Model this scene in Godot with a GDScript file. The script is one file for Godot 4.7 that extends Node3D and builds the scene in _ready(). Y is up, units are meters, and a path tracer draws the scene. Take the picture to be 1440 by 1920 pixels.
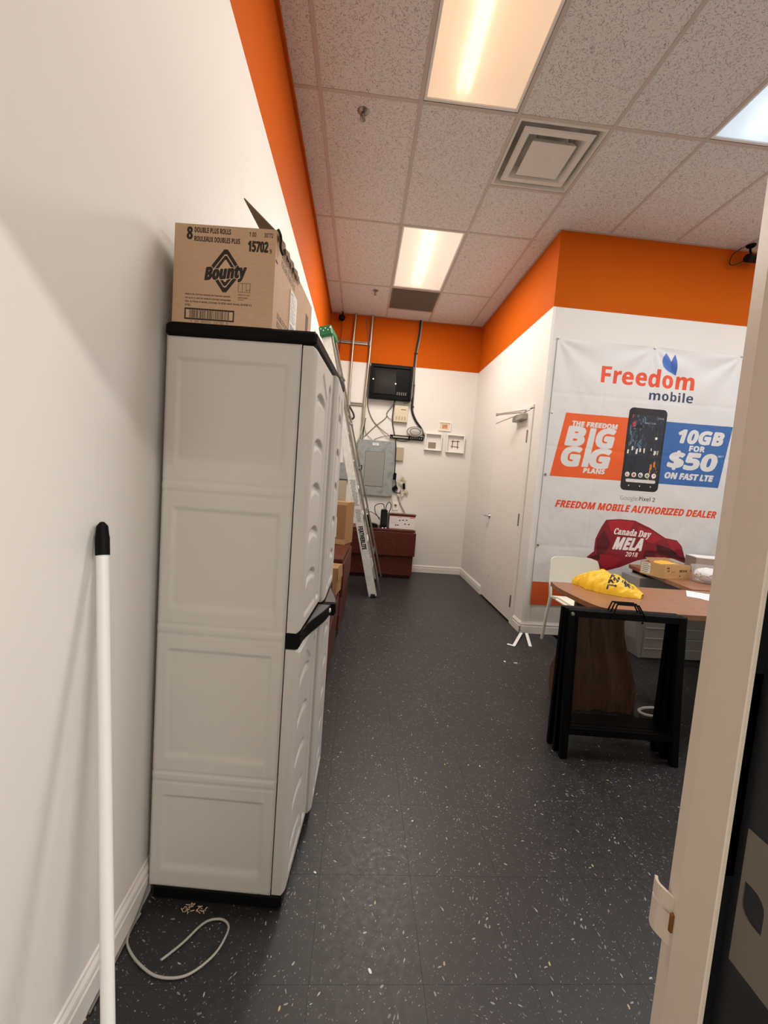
extends Node3D

const H := 3.635        # ceiling height
const D := 6.056        # back wall
const XR := 2.182       # wall with the door
const ZB := 3.709       # wall with the banner
const XE := 5.2         # far right wall
const HB := 2.9835      # lower edge of the orange band
const TX := 0.1757      # first ceiling tee
const TZ := -2.6834     # a cross tee
const T := 0.6096       # ceiling tile
const LAMP_ENERGY := 3.2
const LOBBY_ENERGY := 30.0
const EXPOSURE := 2.0

var M := {}
var taken := {}
var bold: SystemFont
var plain_font: SystemFont
var serif: SystemFont
var rng := RandomNumberGenerator.new()

func _ready():
	rng.seed = 7
	var cam := Camera3D.new()
	cam.name = "camera"
	cam.fov = 102.328
	cam.near = 0.02
	cam.far = 60.0
	cam.position = Vector3(0.5795, 1.3375, 0.0)
	cam.rotation = Vector3(-0.0776, -0.0629, 0.0755)
	add_child(cam)
	cam.current = true
	var we := WorldEnvironment.new()
	we.name = "world_environment"
	var e := Environment.new()
	e.background_mode = Environment.BG_COLOR
	e.background_color = Color(0, 0, 0)
	e.tonemap_mode = Environment.TONE_MAPPER_LINEAR
	e.tonemap_exposure = EXPOSURE
	e.sdfgi_enabled = true
	e.ssao_enabled = true
	e.ssil_enabled = true
	we.environment = e
	add_child(we)
	bold = SystemFont.new()
	bold.font_names = PackedStringArray(["Droid Sans"])
	bold.font_weight = 700
	plain_font = SystemFont.new()
	plain_font.font_names = PackedStringArray(["Droid Sans"])
	serif = SystemFont.new()
	serif.font_names = PackedStringArray(["Droid Serif"])
	serif.font_weight = 700
	materials()
	build_lights()
	build_floor()
	build_ceiling()
	build_walls()
	build_near_door_frame()
	build_far_door()
	build_cabinet()
	build_paper_towel_carton()
	build_banner()
	build_desks()
	build_sign_stands()
	build_chair()
	build_desk_items()
	build_left_files()
	build_ladder()
	build_back_credenza()
	build_wall_gear()
	build_cables()
	build_small_things()

# ---------------------------------------------------------------- naming
func numbered(n: String) -> String:
	if not taken.has(n):
		taken[n] = 0
		return n
	taken[n] += 1
	return "%s_%03d" % [n, taken[n]]

func tag(o, label := "", category := "", group := "", kind := ""):
	if label: o.set_meta("label", label)
	if category: o.set_meta("category", category)
	if group: o.set_meta("group", group)
	if kind: o.set_meta("kind", kind)
	return o

func thing(n: String, label: String, category: String, at := Vector3.ZERO, turn := 0.0, group := "") -> Node3D:
	var o := Node3D.new()
	o.name = numbered(n)
	add_child(o)
	o.position = at
	o.rotation.y = turn
	tag(o, label, category, group)
	return o

func setting(n: String, label: String, category: String) -> Node3D:
	var o := Node3D.new()
	o.name = n
	add_child(o)
	tag(o, label, category, "", "structure")
	return o

func part(parent: Node3D, n: String, mesh: Mesh, m: Material, at := Vector3.ZERO, label := "") -> MeshInstance3D:
	var o := MeshInstance3D.new()
	o.mesh = mesh
	o.material_override = m
	o.name = n
	o.cast_shadow = GeometryInstance3D.SHADOW_CASTING_SETTING_ON
	parent.add_child(o, true)
	o.position = at
	if label: o.set_meta("label", label)
	return o

func solo(n: String, mesh: Mesh, m: Material, label: String, category: String, at := Vector3.ZERO, turn := 0.0, group := "") -> MeshInstance3D:
	var o := part(self, numbered(n), mesh, m, at)
	o.rotation.y = turn
	tag(o, label, category, group)
	return o

# ---------------------------------------------------------------- meshes
func begin() -> SurfaceTool:
	var st := SurfaceTool.new()
	st.begin(Mesh.PRIMITIVE_TRIANGLES)
	return st

func vtx(st: SurfaceTool, p: Vector3, n: Vector3, uv := Vector2.ZERO):
	st.set_normal(n)
	st.set_uv(uv)
	st.add_vertex(p)

func tri(st: SurfaceTool, a: Vector3, b: Vector3, c: Vector3, na: Vector3, nb: Vector3, nc: Vector3, ua := Vector2.ZERO, ub := Vector2.ZERO, uc := Vector2.ZERO):
	# the winding follows the normals (front faces are clockwise)
	if (b - a).cross(c - a).dot(na + nb + nc) > 0.0:
		vtx(st, a, na, ua); vtx(st, c, nc, uc); vtx(st, b, nb, ub)
	else:
		vtx(st, a, na, ua); vtx(st, b, nb, ub); vtx(st, c, nc, uc)

func face(st: SurfaceTool, p: Array, out: Vector3, uvs := []):
	var n: Vector3 = (p[1] - p[0]).cross(p[2] - p[0])
	if n.length() < 1e-12 and p.size() > 3:
		n = (p[2] - p[0]).cross(p[3] - p[0])
	n = n.normalized()
	if n.dot(out) < 0.0: n = -n
	for i in range(1, p.size() - 1):
		if uvs.size():
			tri(st, p[0], p[i], p[i + 1], n, n, n, uvs[0], uvs[i], uvs[i + 1])
		else:
			tri(st, p[0], p[i], p[i + 1], n, n, n)

func add_box(st: SurfaceTool, size: Vector3, xf := Transform3D(), bevel := 0.0):
	var h := size / 2.0
	var b := minf(bevel, minf(h.x, minf(h.y, h.z)) * 0.9)
	var s := [-1.0, 1.0]
	var bs := xf.basis
	if b <= 0.0:
		for ax in 3:
			for sg in s:
				var n := Vector3.ZERO
				n[ax] = sg
				var q := []
				for k in [[-1.0, -1.0], [1.0, -1.0], [1.0, 1.0], [-1.0, 1.0]]:
					var v := Vector3.ZERO
					v[ax] = sg * h[ax]
					v[(ax + 1) % 3] = k[0] * h[(ax + 1) % 3]
					v[(ax + 2) % 3] = k[1] * h[(ax + 2) % 3]
					q.append(xf * v)
				face(st, q, bs * n, [Vector2(0, 1), Vector2(1, 1), Vector2(1, 0), Vector2(0, 0)])
		return
	for ax in 3:
		var a1 := (ax + 1) % 3
		var a2 := (ax + 2) % 3
		for sg in s:
			var n := Vector3.ZERO
			n[ax] = sg
			var q := []
			for k in [[-1.0, -1.0], [1.0, -1.0], [1.0, 1.0], [-1.0, 1.0]]:
				var v := Vector3.ZERO
				v[ax] = sg * h[ax]
				v[a1] = k[0] * (h[a1] - b)
				v[a2] = k[1] * (h[a2] - b)
				q.append(xf * v)
			face(st, q, bs * n, [Vector2(0, 1), Vector2(1, 1), Vector2(1, 0), Vector2(0, 0)])
			# the edge between the faces ax and a1
			for sh in s:
				var e := []
				var nn := Vector3.ZERO
				nn[ax] = sg
				nn[a1] = sh
				for k in [[0, -1.0], [0, 1.0], [1, 1.0], [1, -1.0]]:
					var v := Vector3.ZERO
					v[ax] = sg * (h[ax] if k[0] == 0 else h[ax] - b)
					v[a1] = sh * (h[a1] - b if k[0] == 0 else h[a1])
					v[a2] = k[1] * (h[a2] - b)
					e.append(xf * v)
				face(st, e, bs * nn)
	for sx in s:
		for sy in s:
			for sz in s:
				face(st, [xf * Vector3(sx * h.x, sy * (h.y - b), sz * (h.z - b)), xf * Vector3(sx * (h.x - b), sy * h.y, sz * (h.z - b)), xf * Vector3(sx * (h.x - b), sy * (h.y - b), sz * h.z)], bs * Vector3(sx, sy, sz))

func box(size: Vector3, bevel := 0.0, at := Vector3.ZERO) -> ArrayMesh:
	var st := begin()
	add_box(st, size, Transform3D(Basis(), at), bevel)
	return st.commit()

func span(a: Vector3, b: Vector3, bevel := 0.0) -> ArrayMesh:
	return box((b - a).abs(), bevel, (a + b) / 2.0)

# a bar of rectangular section from a to b; up gives the direction of its second side
func add_bar(st: SurfaceTool, a: Vector3, b: Vector3, w: float, t: float, up := Vector3.UP, bevel := 0.0):
	var x := (b - a).normalized()
	var z := x.cross(up).normalized()
	var y := z.cross(x)
	add_box(st, Vector3((b - a).length(), t, w), Transform3D(Basis(x, y, z), (a + b) / 2.0), bevel)

func bar(a: Vector3, b: Vector3, w: float, t: float, up := Vector3.UP, bevel := 0.0) -> ArrayMesh:
	var st := begin()
	add_bar(st, a, b, w, t, up, bevel)
	return st.commit()

func smooth(pts: Array, k := 6) -> Array:
	var out := []
	var n := pts.size()
	for i in n - 1:
		var p0: Vector3 = pts[maxi(i - 1, 0)]
		var p1: Vector3 = pts[i]
		var p2: Vector3 = pts[i + 1]
		var p3: Vector3 = pts[mini(i + 2, n - 1)]
		for j in k:
			var t := float(j) / k
			out.append(0.5 * (2.0 * p1 + (p2 - p0) * t + (2.0 * p0 - 5.0 * p1 + 4.0 * p2 - p3) * t * t + (3.0 * p1 - p0 - 3.0 * p2 + p3) * t * t * t))
	out.append(pts[n - 1])
	return out

func add_tube(st: SurfaceTool, pts: Array, r, sides := 10, caps := true):
	var n := pts.size()
	var up := Vector3.UP
	var d0: Vector3 = (pts[1] - pts[0]).normalized()
	if absf(d0.dot(up)) > 0.9: up = Vector3.RIGHT
	var side := d0.cross(up).normalized()
	var rings := []
	var norms := []
	for i in n:
		var d: Vector3
		if i == 0: d = (pts[1] - pts[0]).normalized()
		elif i == n - 1: d = (pts[n - 1] - pts[n - 2]).normalized()
		else: d = (pts[i + 1] - pts[i - 1]).normalized()
		side = (side - d * side.dot(d)).normalized()
		var oth := d.cross(side)
		var ring := []
		var nr := []
		var rr: float = r[i] if r is Array else r
		for j in sides:
			var a := TAU * j / sides
			var v := side * cos(a) + oth * sin(a)
			ring.append(pts[i] + v * rr)
			nr.append(v)
		rings.append(ring)
		norms.append(nr)
	for i in n - 1:
		for j in sides:
			var k := (j + 1) % sides
			tri(st, rings[i][j], rings[i + 1][j], rings[i + 1][k], norms[i][j], norms[i + 1][j], norms[i + 1][k])
			tri(st, rings[i][j], rings[i + 1][k], rings[i][k], norms[i][j], norms[i + 1][k], norms[i][k])
	if caps:
		face(st, rings[0], (pts[0] - pts[1]).normalized())
		face(st, rings[n - 1], (pts[n - 1] - pts[n - 2]).normalized())

func tube(pts: Array, r, sides := 10, caps := true) -> ArrayMesh:
	var st := begin()
	add_tube(st, pts, r, sides, caps)
	return st.commit()

# profile: [radius, height] pairs, turned round the y axis of xf; flat keeps the facets of the profile sharp
func add_lathe(st: SurfaceTool, prof: Array, xf := Transform3D(), n := 24, scale_x := 1.0):
	for i in prof.size() - 1:
		var a: Array = prof[i]
		var b: Array = prof[i + 1]
		var nr := Vector2(b[1] - a[1], -(b[0] - a[0])).normalized()
		for j in n:
			var c0 := TAU * j / n
			var c1 := TAU * (j + 1) / n
			var u0 := Vector3(cos(c0) * scale_x, 0, sin(c0))
			var u1 := Vector3(cos(c1) * scale_x, 0, sin(c1))
			var n0 := xf.basis * (u0 * nr.x + Vector3.UP * nr.y).normalized()
			var n1 := xf.basis * (u1 * nr.x + Vector3.UP * nr.y).normalized()
			var p := [xf * (u0 * a[0] + Vector3.UP * a[1]), xf * (u1 * a[0] + Vector3.UP * a[1]), xf * (u1 * b[0] + Vector3.UP * b[1]), xf * (u0 * b[0] + Vector3.UP * b[1])]
			if a[0] > 1e-6: tri(st, p[0], p[1], p[2], n0, n1, n1)
			if b[0] > 1e-6: tri(st, p[0], p[2], p[3], n0, n1, n0)

func lathe(prof: Array, xf := Transform3D(), n := 24, scale_x := 1.0) -> ArrayMesh:
	var st := begin()
	add_lathe(st, prof, xf, n, scale_x)
	return st.commit()

# a polygon in the xy plane of xf, pushed from z 0 to z depth
func add_prism(st: SurfaceTool, poly: Array, depth: float, xf := Transform3D(), uvr := Rect2(0, 0, 1, 1)):
	var pv := PackedVector2Array(poly)
	var idx := Geometry2D.triangulate_polygon(pv)
	var nz := xf.basis.z.normalized() * signf(depth)
	var uvf := func(p: Vector2): return Vector2((p.x - uvr.position.x) / uvr.size.x, (p.y - uvr.position.y) / uvr.size.y)
	for i in range(0, idx.size(), 3):
		var q := [pv[idx[i]], pv[idx[i + 1]], pv[idx[i + 2]]]
		var top := []
		var bot := []
		var uu := []
		for v in q:
			top.append(xf * Vector3(v.x, v.y, depth))
			bot.append(xf * Vector3(v.x, v.y, 0))
			uu.append(uvf.call(v))
		tri(st, top[0], top[1], top[2], nz, nz, nz, uu[0], uu[1], uu[2])
		tri(st, bot[0], bot[1], bot[2], -nz, -nz, -nz, uu[0], uu[1], uu[2])
	var cw := Geometry2D.is_polygon_clockwise(pv)
	for i in pv.size():
		var a := pv[i]
		var b := pv[(i + 1) % pv.size()]
		var n2 := Vector2(b.y - a.y, a.x - b.x)
		if cw: n2 = -n2
		face(st, [xf * Vector3(a.x, a.y, 0), xf * Vector3(b.x, b.y, 0), xf * Vector3(b.x, b.y, depth), xf * Vector3(a.x, a.y, depth)], xf.basis * Vector3(n2.x, n2.y, 0))

func prism(poly: Array, depth: float, xf := Transform3D()) -> ArrayMesh:
	var st := begin()
	add_prism(st, poly, depth, xf)
	return st.commit()

# a grid of points f(u, v) with smooth normals turned towards out
func add_sheet(st: SurfaceTool, nu: int, nv: int, f: Callable, out: Vector3):
	var p := []
	for j in nv + 1:
		var row := []
		for i in nu + 1:
			row.append(f.call(float(i) / nu, float(j) / nv))
		p.append(row)
	var nn := []
	for j in nv + 1:
		var row := []
		for i in nu + 1:
			var a: Vector3 = p[j][mini(i + 1, nu)] - p[j][maxi(i - 1, 0)]
			var b: Vector3 = p[mini(j + 1, nv)][i] - p[maxi(j - 1, 0)][i]
			var n := a.cross(b).normalized()
			row.append(n if n.dot(out) >= 0.0 else -n)
		nn.append(row)
	for j in nv:
		for i in nu:
			var u0 := float(i) / nu
			var u1 := float(i + 1) / nu
			var v0 := float(j) / nv
			var v1 := float(j + 1) / nv
			tri(st, p[j][i], p[j][i + 1], p[j + 1][i + 1], nn[j][i], nn[j][i + 1], nn[j + 1][i + 1], Vector2(u0, v0), Vector2(u1, v0), Vector2(u1, v1))
			tri(st, p[j][i], p[j + 1][i + 1], p[j + 1][i], nn[j][i], nn[j + 1][i + 1], nn[j + 1][i], Vector2(u0, v0), Vector2(u1, v1), Vector2(u0, v1))

# ---------------------------------------------------------------- printing
func fill_poly(img: Image, pts: Array, c: Color):
	var y0 := 1e9
	var y1 := -1e9
	for p in pts:
		y0 = minf(y0, p.y)
		y1 = maxf(y1, p.y)
	for y in range(maxi(0, int(floor(y0))), mini(img.get_height() - 1, int(ceil(y1))) + 1):
		var yc := y + 0.5
		var xs := []
		for i in pts.size():
			var a: Vector2 = pts[i]
			var b: Vector2 = pts[(i + 1) % pts.size()]
			if (a.y <= yc) != (b.y <= yc):
				xs.append(a.x + (yc - a.y) / (b.y - a.y) * (b.x - a.x))
		xs.sort()
		for k in range(0, xs.size() - 1, 2):
			var xa := int(round(xs[k]))
			var xb := int(round(xs[k + 1]))
			if xb > xa: img.fill_rect(Rect2i(xa, y, xb - xa, 1), c)

func fill_disc(img: Image, c: Vector2, rx: float, ry: float, col: Color):
	for y in range(int(c.y - ry), int(c.y + ry) + 1):
		var k := 1.0 - pow((y + 0.5 - c.y) / ry, 2.0)
		if k > 0.0:
			var w := rx * sqrt(k)
			img.fill_rect(Rect2i(int(c.x - w), y, maxi(1, int(2.0 * w)), 1), col)

func stroke(img: Image, pts: Array, w: float, col: Color):
	for i in pts.size() - 1:
		var a: Vector2 = pts[i]
		var b: Vector2 = pts[i + 1]
		var d := (b - a).normalized().orthogonal() * w / 2.0
		fill_poly(img, [a + d, b + d, b - d, a - d], col)
		fill_disc(img, b, w / 2.0, w / 2.0, col)

# the ink of s fills rect; place maps (0..1 along, 0..1 down) to pixels if given
func text(img: Image, s: String, rect: Rect2, col: Color, font: Font = null, shear := 0.0, fat := 0.0, place = null):
	var t := TextMesh.new()
	t.text = s
	t.font = font if font else bold
	t.font_size = 96
	t.depth = 0.0
	t.pixel_size = 0.01
	var a := t.get_mesh_arrays()
	var v: PackedVector3Array = a[Mesh.ARRAY_VERTEX]
	var ix: PackedInt32Array = a[Mesh.ARRAY_INDEX] if a[Mesh.ARRAY_INDEX] != null else PackedInt32Array(range(v.size()))
	var lo := Vector2(1e9, 1e9)
	var hi := -lo
	for p in v:
		lo = lo.min(Vector2(p.x, p.y))
		hi = hi.max(Vector2(p.x, p.y))
	var q := []
	for p in v:
		var u := (p.x - lo.x) / (hi.x - lo.x)
		var w := (hi.y - p.y) / (hi.y - lo.y)
		if place != null:
			q.append(place.call(u, w))
		else:
			q.append(Vector2(rect.position.x + u * rect.size.x + shear * rect.size.y * (0.5 - w), rect.position.y + w * rect.size.y))
	var offs := [Vector2.ZERO]
	if fat > 0.0:
		for k in 8: offs.append(Vector2.from_angle(TAU * k / 8.0) * fat)
	for o in offs:
		for i in range(0, ix.size(), 3):
			fill_poly(img, [q[ix[i]] + o, q[ix[i + 1]] + o, q[ix[i + 2]] + o], col)

func tex(img: Image) -> ImageTexture:
	return ImageTexture.create_from_image(img)

# ---------------------------------------------------------------- materials
func mat(n: String, c: Color, rough := 0.6, metal := 0.0) -> StandardMaterial3D:
	var m := StandardMaterial3D.new()
	m.resource_name = n
	m.albedo_color = c
	m.roughness = rough
	m.metallic = metal
	M[n] = m
	return m

func srgb(r: int, g: int, b: int) -> Color:
	return Color8(r, g, b)

func noise_tex(size: int, freq: float, seed_: int, ramp: Array, octaves := 4, stretch := Vector2.ONE) -> ImageTexture:
	var f := FastNoiseLite.new()
	f.seed = seed_
	f.frequency = freq
	f.fractal_octaves = octaves
	var src := f.get_seamless_image(size, size)
	if stretch != Vector2.ONE:
		var w := int(size * stretch.x)
		var h := int(size * stretch.y)
		src.resize(w, h, Image.INTERPOLATE_CUBIC)
	var w2 := src.get_width()
	var h2 := src.get_height()
	var img := Image.create(w2, h2, false, Image.FORMAT_RGB8)
	for y in h2:
		for x in w2:
			var k := src.get_pixel(x, y).r
			var i := clampf(k, 0.0, 0.999) * (ramp.size() - 1)
			img.set_pixel(x, y, ramp[int(i)].lerp(ramp[int(i) + 1], i - int(i)))
	return tex(img)

func triplanar(m: StandardMaterial3D, scale_: Vector3, world := false):
	m.uv1_triplanar = true
	m.uv1_world_triplanar = world
	m.uv1_scale = scale_
	m.uv1_triplanar_sharpness = 8.0

func grain(m: StandardMaterial3D, t: Texture2D, metres: float, depth_mm: float):
	# fine surface relief; heightmap_scale is in centimetres
	m.heightmap_enabled = true
	m.heightmap_texture = t
	m.heightmap_scale = depth_mm * 0.1
	triplanar(m, Vector3.ONE / metres)

func materials():
	var peel := noise_tex(256, 0.06, 3, [Color(0.3, 0.3, 0.3), Color(0.7, 0.7, 0.7)], 3)
	var wall := mat("wall_paint", srgb(224, 221, 215), 0.62)
	grain(wall, peel, 0.30, 0.35)
	var org := mat("orange_paint", srgb(190, 86, 3), 0.75)
	org.metallic_specular = 0.25
	grain(org, peel, 0.30, 0.35)
	mat("white_trim", srgb(228, 223, 216), 0.4)
	mat("white_gloss", srgb(235, 233, 229), 0.3)
	mat("jamb_beige", srgb(206, 190, 176), 0.45)
	mat("jamb_black", srgb(16, 16, 20), 0.5)
	mat("bare_edge", srgb(238, 226, 212), 0.5)
	mat("steel", srgb(150, 146, 140), 0.38, 0.9)
	mat("dull_steel", srgb(176, 170, 162), 0.5, 0.55)
	mat("plate_steel", srgb(122, 113, 103), 0.5, 0.5)
	mat("rust_brown", srgb(142, 104, 70), 0.7)
	mat("galvanised", srgb(176, 168, 156), 0.42, 0.85)
	mat("chrome", srgb(200, 200, 200), 0.18, 1.0)
	mat("brass", srgb(150, 100, 52), 0.4, 0.8)
	mat("black_plastic", srgb(14, 14, 14), 0.5).metallic_specular = 0.22
	mat("black_satin", srgb(9, 9, 9), 0.45).metallic_specular = 0.2
	mat("black_rubber", srgb(20, 20, 20), 0.8)
	mat("grey_plastic", srgb(122, 118, 112), 0.5)
	mat("handle_grey", srgb(82, 78, 75), 0.5)
	mat("white_plastic", srgb(232, 232, 228), 0.35)
	mat("cream_plastic", srgb(206, 196, 168), 0.5)
	mat("tan_plastic", srgb(178, 162, 138), 0.5)
	mat("chair_white", srgb(232, 230, 214), 0.38)
	mat("grey_cable", srgb(120, 115, 106), 0.6)
	mat("white_cable", srgb(205, 200, 190), 0.55)
	mat("floor_cable", srgb(168, 163, 156), 0.5)
	mat("black_cable", srgb(24, 23, 23), 0.6)
	mat("green_plastic", srgb(18, 106, 62), 0.45)
	mat("paper_white", srgb(242, 242, 240), 0.8)
	mat("tape", srgb(196, 160, 112), 0.25)
	mat("yellow_paper", srgb(232, 178, 62), 0.6)
	mat("grey_box", srgb(168, 156, 145), 0.7)
	mat("debris", srgb(206, 178, 152), 0.8)
	mat("light_metal", srgb(220, 215, 206), 0.5)
	var cab := mat("cabinet_plastic", srgb(207, 203, 196), 0.36)
	grain(cab, peel, 0.05, 0.12)
	mat("panel_grey", srgb(152, 158, 156), 0.4, 0.1)
	var pg: StandardMaterial3D = M.panel_grey
	pg.albedo_texture = noise_tex(256, 0.012, 11, [Color(0.82, 0.83, 0.83), Color(1, 1, 1), Color(0.88, 0.88, 0.88)], 5)
	triplanar(pg, Vector3.ONE / 0.6)
	mat("panel_door_grey", srgb(140, 141, 134), 0.55)
	mat("pedestal_grey", srgb(150, 147, 143), 0.5)
	mat("pedestal_line", srgb(205, 202, 198), 0.45)
	# aluminium with long scratches
	var al := mat("aluminium", srgb(226, 224, 218), 0.36, 0.2)
	al.albedo_texture = noise_tex(128, 0.03, 21, [Color(0.72, 0.71, 0.68), Color(1, 1, 1), Color(0.86, 0.85, 0.82)], 4, Vector2(1, 3))
	triplanar(al, Vector3(6, 2, 6))
	# cardboard
	var cb := noise_tex(256, 0.03, 5, [srgb(158, 130, 103), srgb(174, 146, 118), srgb(166, 138, 110)], 5, Vector2(2, 1))
	var card := mat("cardboard", Color(1, 1, 1), 0.85)
	card.albedo_texture = cb
	triplanar(card, Vector3(3, 5, 3))
	var card2 := mat("cardboard_tan", srgb(232, 208, 176), 0.85)
	card2.albedo_texture = cb
	triplanar(card2, Vector3(3, 5, 3))
	mat("carton_inside", srgb(132, 108, 84), 0.9)
	# woods
	M.desk_wood = wood("desk_wood", [srgb(120, 78, 52), srgb(158, 110, 78), srgb(140, 94, 64), srgb(168, 122, 88)], 31, Vector3(0.9, 0.9, 6.0), 0.32)
	M.mahogany = wood("mahogany", [srgb(64, 27, 19), srgb(92, 43, 31), srgb(74, 33, 24), srgb(98, 48, 35)], 32, Vector3(1.2, 7.0, 1.2), 0.42)
	M.mahogany.metallic_specular = 0.32
	M.panel_wood = wood("panel_wood", [srgb(66, 46, 31), srgb(92, 66, 47), srgb(74, 52, 36), srgb(84, 60, 42)], 33, Vector3(9.0, 1.0, 9.0), 0.45)
	# lamp lens: cloudy acrylic with the tubes behind it
	for l in [["warm", Color(1.0, 0.955, 0.91), Color(1.0, 0.92, 0.83)], ["near_white", Color(1.0, 0.965, 0.925), Color(1.0, 0.96, 0.91)], ["cool", Color(0.97, 0.99, 1.0), Color(0.93, 0.97, 1.0)]]:
		var lens := mat("lens_" + l[0], l[2], 0.5)
		lens.refraction_enabled = true
		lens.refraction_scale = 0.03
		lens.albedo_color.a = 0.40
		lens.emission_enabled = true
		lens.emission = l[2]
		lens.emission_energy_multiplier = 0.10
		var tb := mat("tube_" + l[0], l[1], 0.5)
		tb.emission_enabled = true
		tb.emission = l[1]
		tb.emission_energy_multiplier = 1.5
	floor_material()
	ceiling_material()

func wood(n: String, ramp: Array, seed_: int, sc: Vector3, rough: float) -> StandardMaterial3D:
	var m := mat(n, Color(1, 1, 1), rough)
	m.albedo_texture = noise_tex(256, 0.018, seed_, ramp, 5)
	triplanar(m, sc)
	return m

func floor_material():
	# dark vinyl tile with stretched white chips, in four cuttings
	var n := 1024
	var base := FastNoiseLite.new()
	base.seed = 41
	base.frequency = 0.02
	base.fractal_octaves = 5
	var src := base.get_seamless_image(n, n)
	var img := Image.create(n, n, false, Image.FORMAT_RGB8)
	var rough := Image.create(n, n, false, Image.FORMAT_RGB8)
	for y in n:
		for x in n:
			var k := src.get_pixel(x, y).r
			var g := 0.118 + 0.035 * k
			img.set_pixel(x, y, Color(g * 1.02, g * 0.99, g * 1.01))
			var q := 0.38 + 0.12 * k
			rough.set_pixel(x, y, Color(q, q, q))
	for i in 2600:
		var c := Vector2(rng.randf() * n, rng.randf() * n)
		var a := rng.randfn(0.5, 0.55)
		var big := rng.randf()
		var len := 1.6 + 5.0 * big * big
		if big > 0.975: len = 11.0
		var wid := len * rng.randf_range(0.16, 0.42)
		var tone := rng.randf_range(0.30, 0.72) if big > 0.35 else rng.randf_range(0.24, 0.40)
		var col := Color(tone, tone * 0.98, tone * 0.94)
		if rng.randf() < 0.012: col = Color(tone, tone * 0.9, tone * 0.62)
		var d := Vector2.from_angle(a)
		var pts := []
		for k in 7:
			var t := TAU * k / 7.0
			pts.append(c + d * cos(t) * len + d.orthogonal() * sin(t) * wid * rng.randf_range(0.7, 1.3))
		for ox in [-n, 0, n]:
			for oy in [-n, 0, n]:
				if (c.x + ox > -20 and c.x + ox < n + 20 and c.y + oy > -20 and c.y + oy < n + 20):
					var sh := []
					for p in pts: sh.append(p + Vector2(ox, oy))
					fill_poly(img, sh, col)
	var ti := tex(img)
	var tr := tex(rough)
	for k in 4:
		var m := mat("vinyl_%d" % k, Color(1, 1, 1) * (0.97 + 0.02 * k), 1.0)
		m.albedo_color.a = 1.0
		m.albedo_texture = ti
		m.roughness_texture = tr
		triplanar(m, Vector3.ONE / 0.6096)
		m.uv1_offset = Vector3(0.13 + 0.27 * k, 0, 0.41 + 0.19 * k)
	mat("subfloor", srgb(26, 25, 26), 0.9)

func ceiling_material():
	var n := 1024
	var base := FastNoiseLite.new()
	base.seed = 51
	base.frequency = 0.16
	base.fractal_octaves = 2
	var src := base.get_seamless_image(n, n)
	var img := Image.create(n, n, false, Image.FORMAT_RGB8)
	var hgt := Image.create(n, n, false, Image.FORMAT_RGB8)
	for y in n:
		for x in n:
			var k := src.get_pixel(x, y).r
			var g := 0.84 + 0.08 * k
			img.set_pixel(x, y, Color(g, g * 0.985, g * 0.97))
			var q := 0.70 + 0.25 * k
			hgt.set_pixel(x, y, Color(q, q, q))
	for i in 2100:
		# fissures: short bent pits
		var p := Vector2(rng.randf() * n, rng.randf() * n)
		var a := rng.randf() * TAU
		var w := rng.randf_range(1.4, 3.2)
		var tone := rng.randf_range(0.52, 0.70)
		var pts := [p]
		for k in rng.randi_range(2, 5):
			a += rng.randfn(0.0, 0.7)
			p += Vector2.from_angle(a) * rng.randf_range(3.0, 7.0)
			pts.append(p)
		for ox in [-n, 0, n]:
			for oy in [-n, 0, n]:
				if pts[0].x + ox > -60 and pts[0].x + ox < n + 60 and pts[0].y + oy > -60 and pts[0].y + oy < n + 60:
					var sh := []
					for s in pts: sh.append(s + Vector2(ox, oy))
					stroke(img, sh, w, Color(tone, tone * 0.95, tone * 0.92))
					stroke(hgt, sh, w, Color(0.1, 0.1, 0.1))
	for i in 5000:
		var p := Vector2(rng.randf() * n, rng.randf() * n)
		var tone := rng.randf_range(0.5, 0.7)
		fill_disc(img, p, 1.6, 1.6, Color(tone, tone * 0.95, tone * 0.92))
	var ti := tex(img)
	var th := tex(hgt)
	for k in 4:
		var m := mat("ceiling_fissured_%d" % k, Color(1, 1, 1), 0.95)
		m.albedo_texture = ti
		m.heightmap_enabled = true
		m.heightmap_texture = th
		m.heightmap_scale = 0.12
		triplanar(m, Vector3.ONE / 0.62)
		m.uv1_offset = Vector3(0.23 * k, 0, 0.37 * k)
	mat("ceiling_grid", srgb(196, 184, 172), 0.5)
	mat("return_grey", srgb(128, 118, 104), 0.8)

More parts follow.
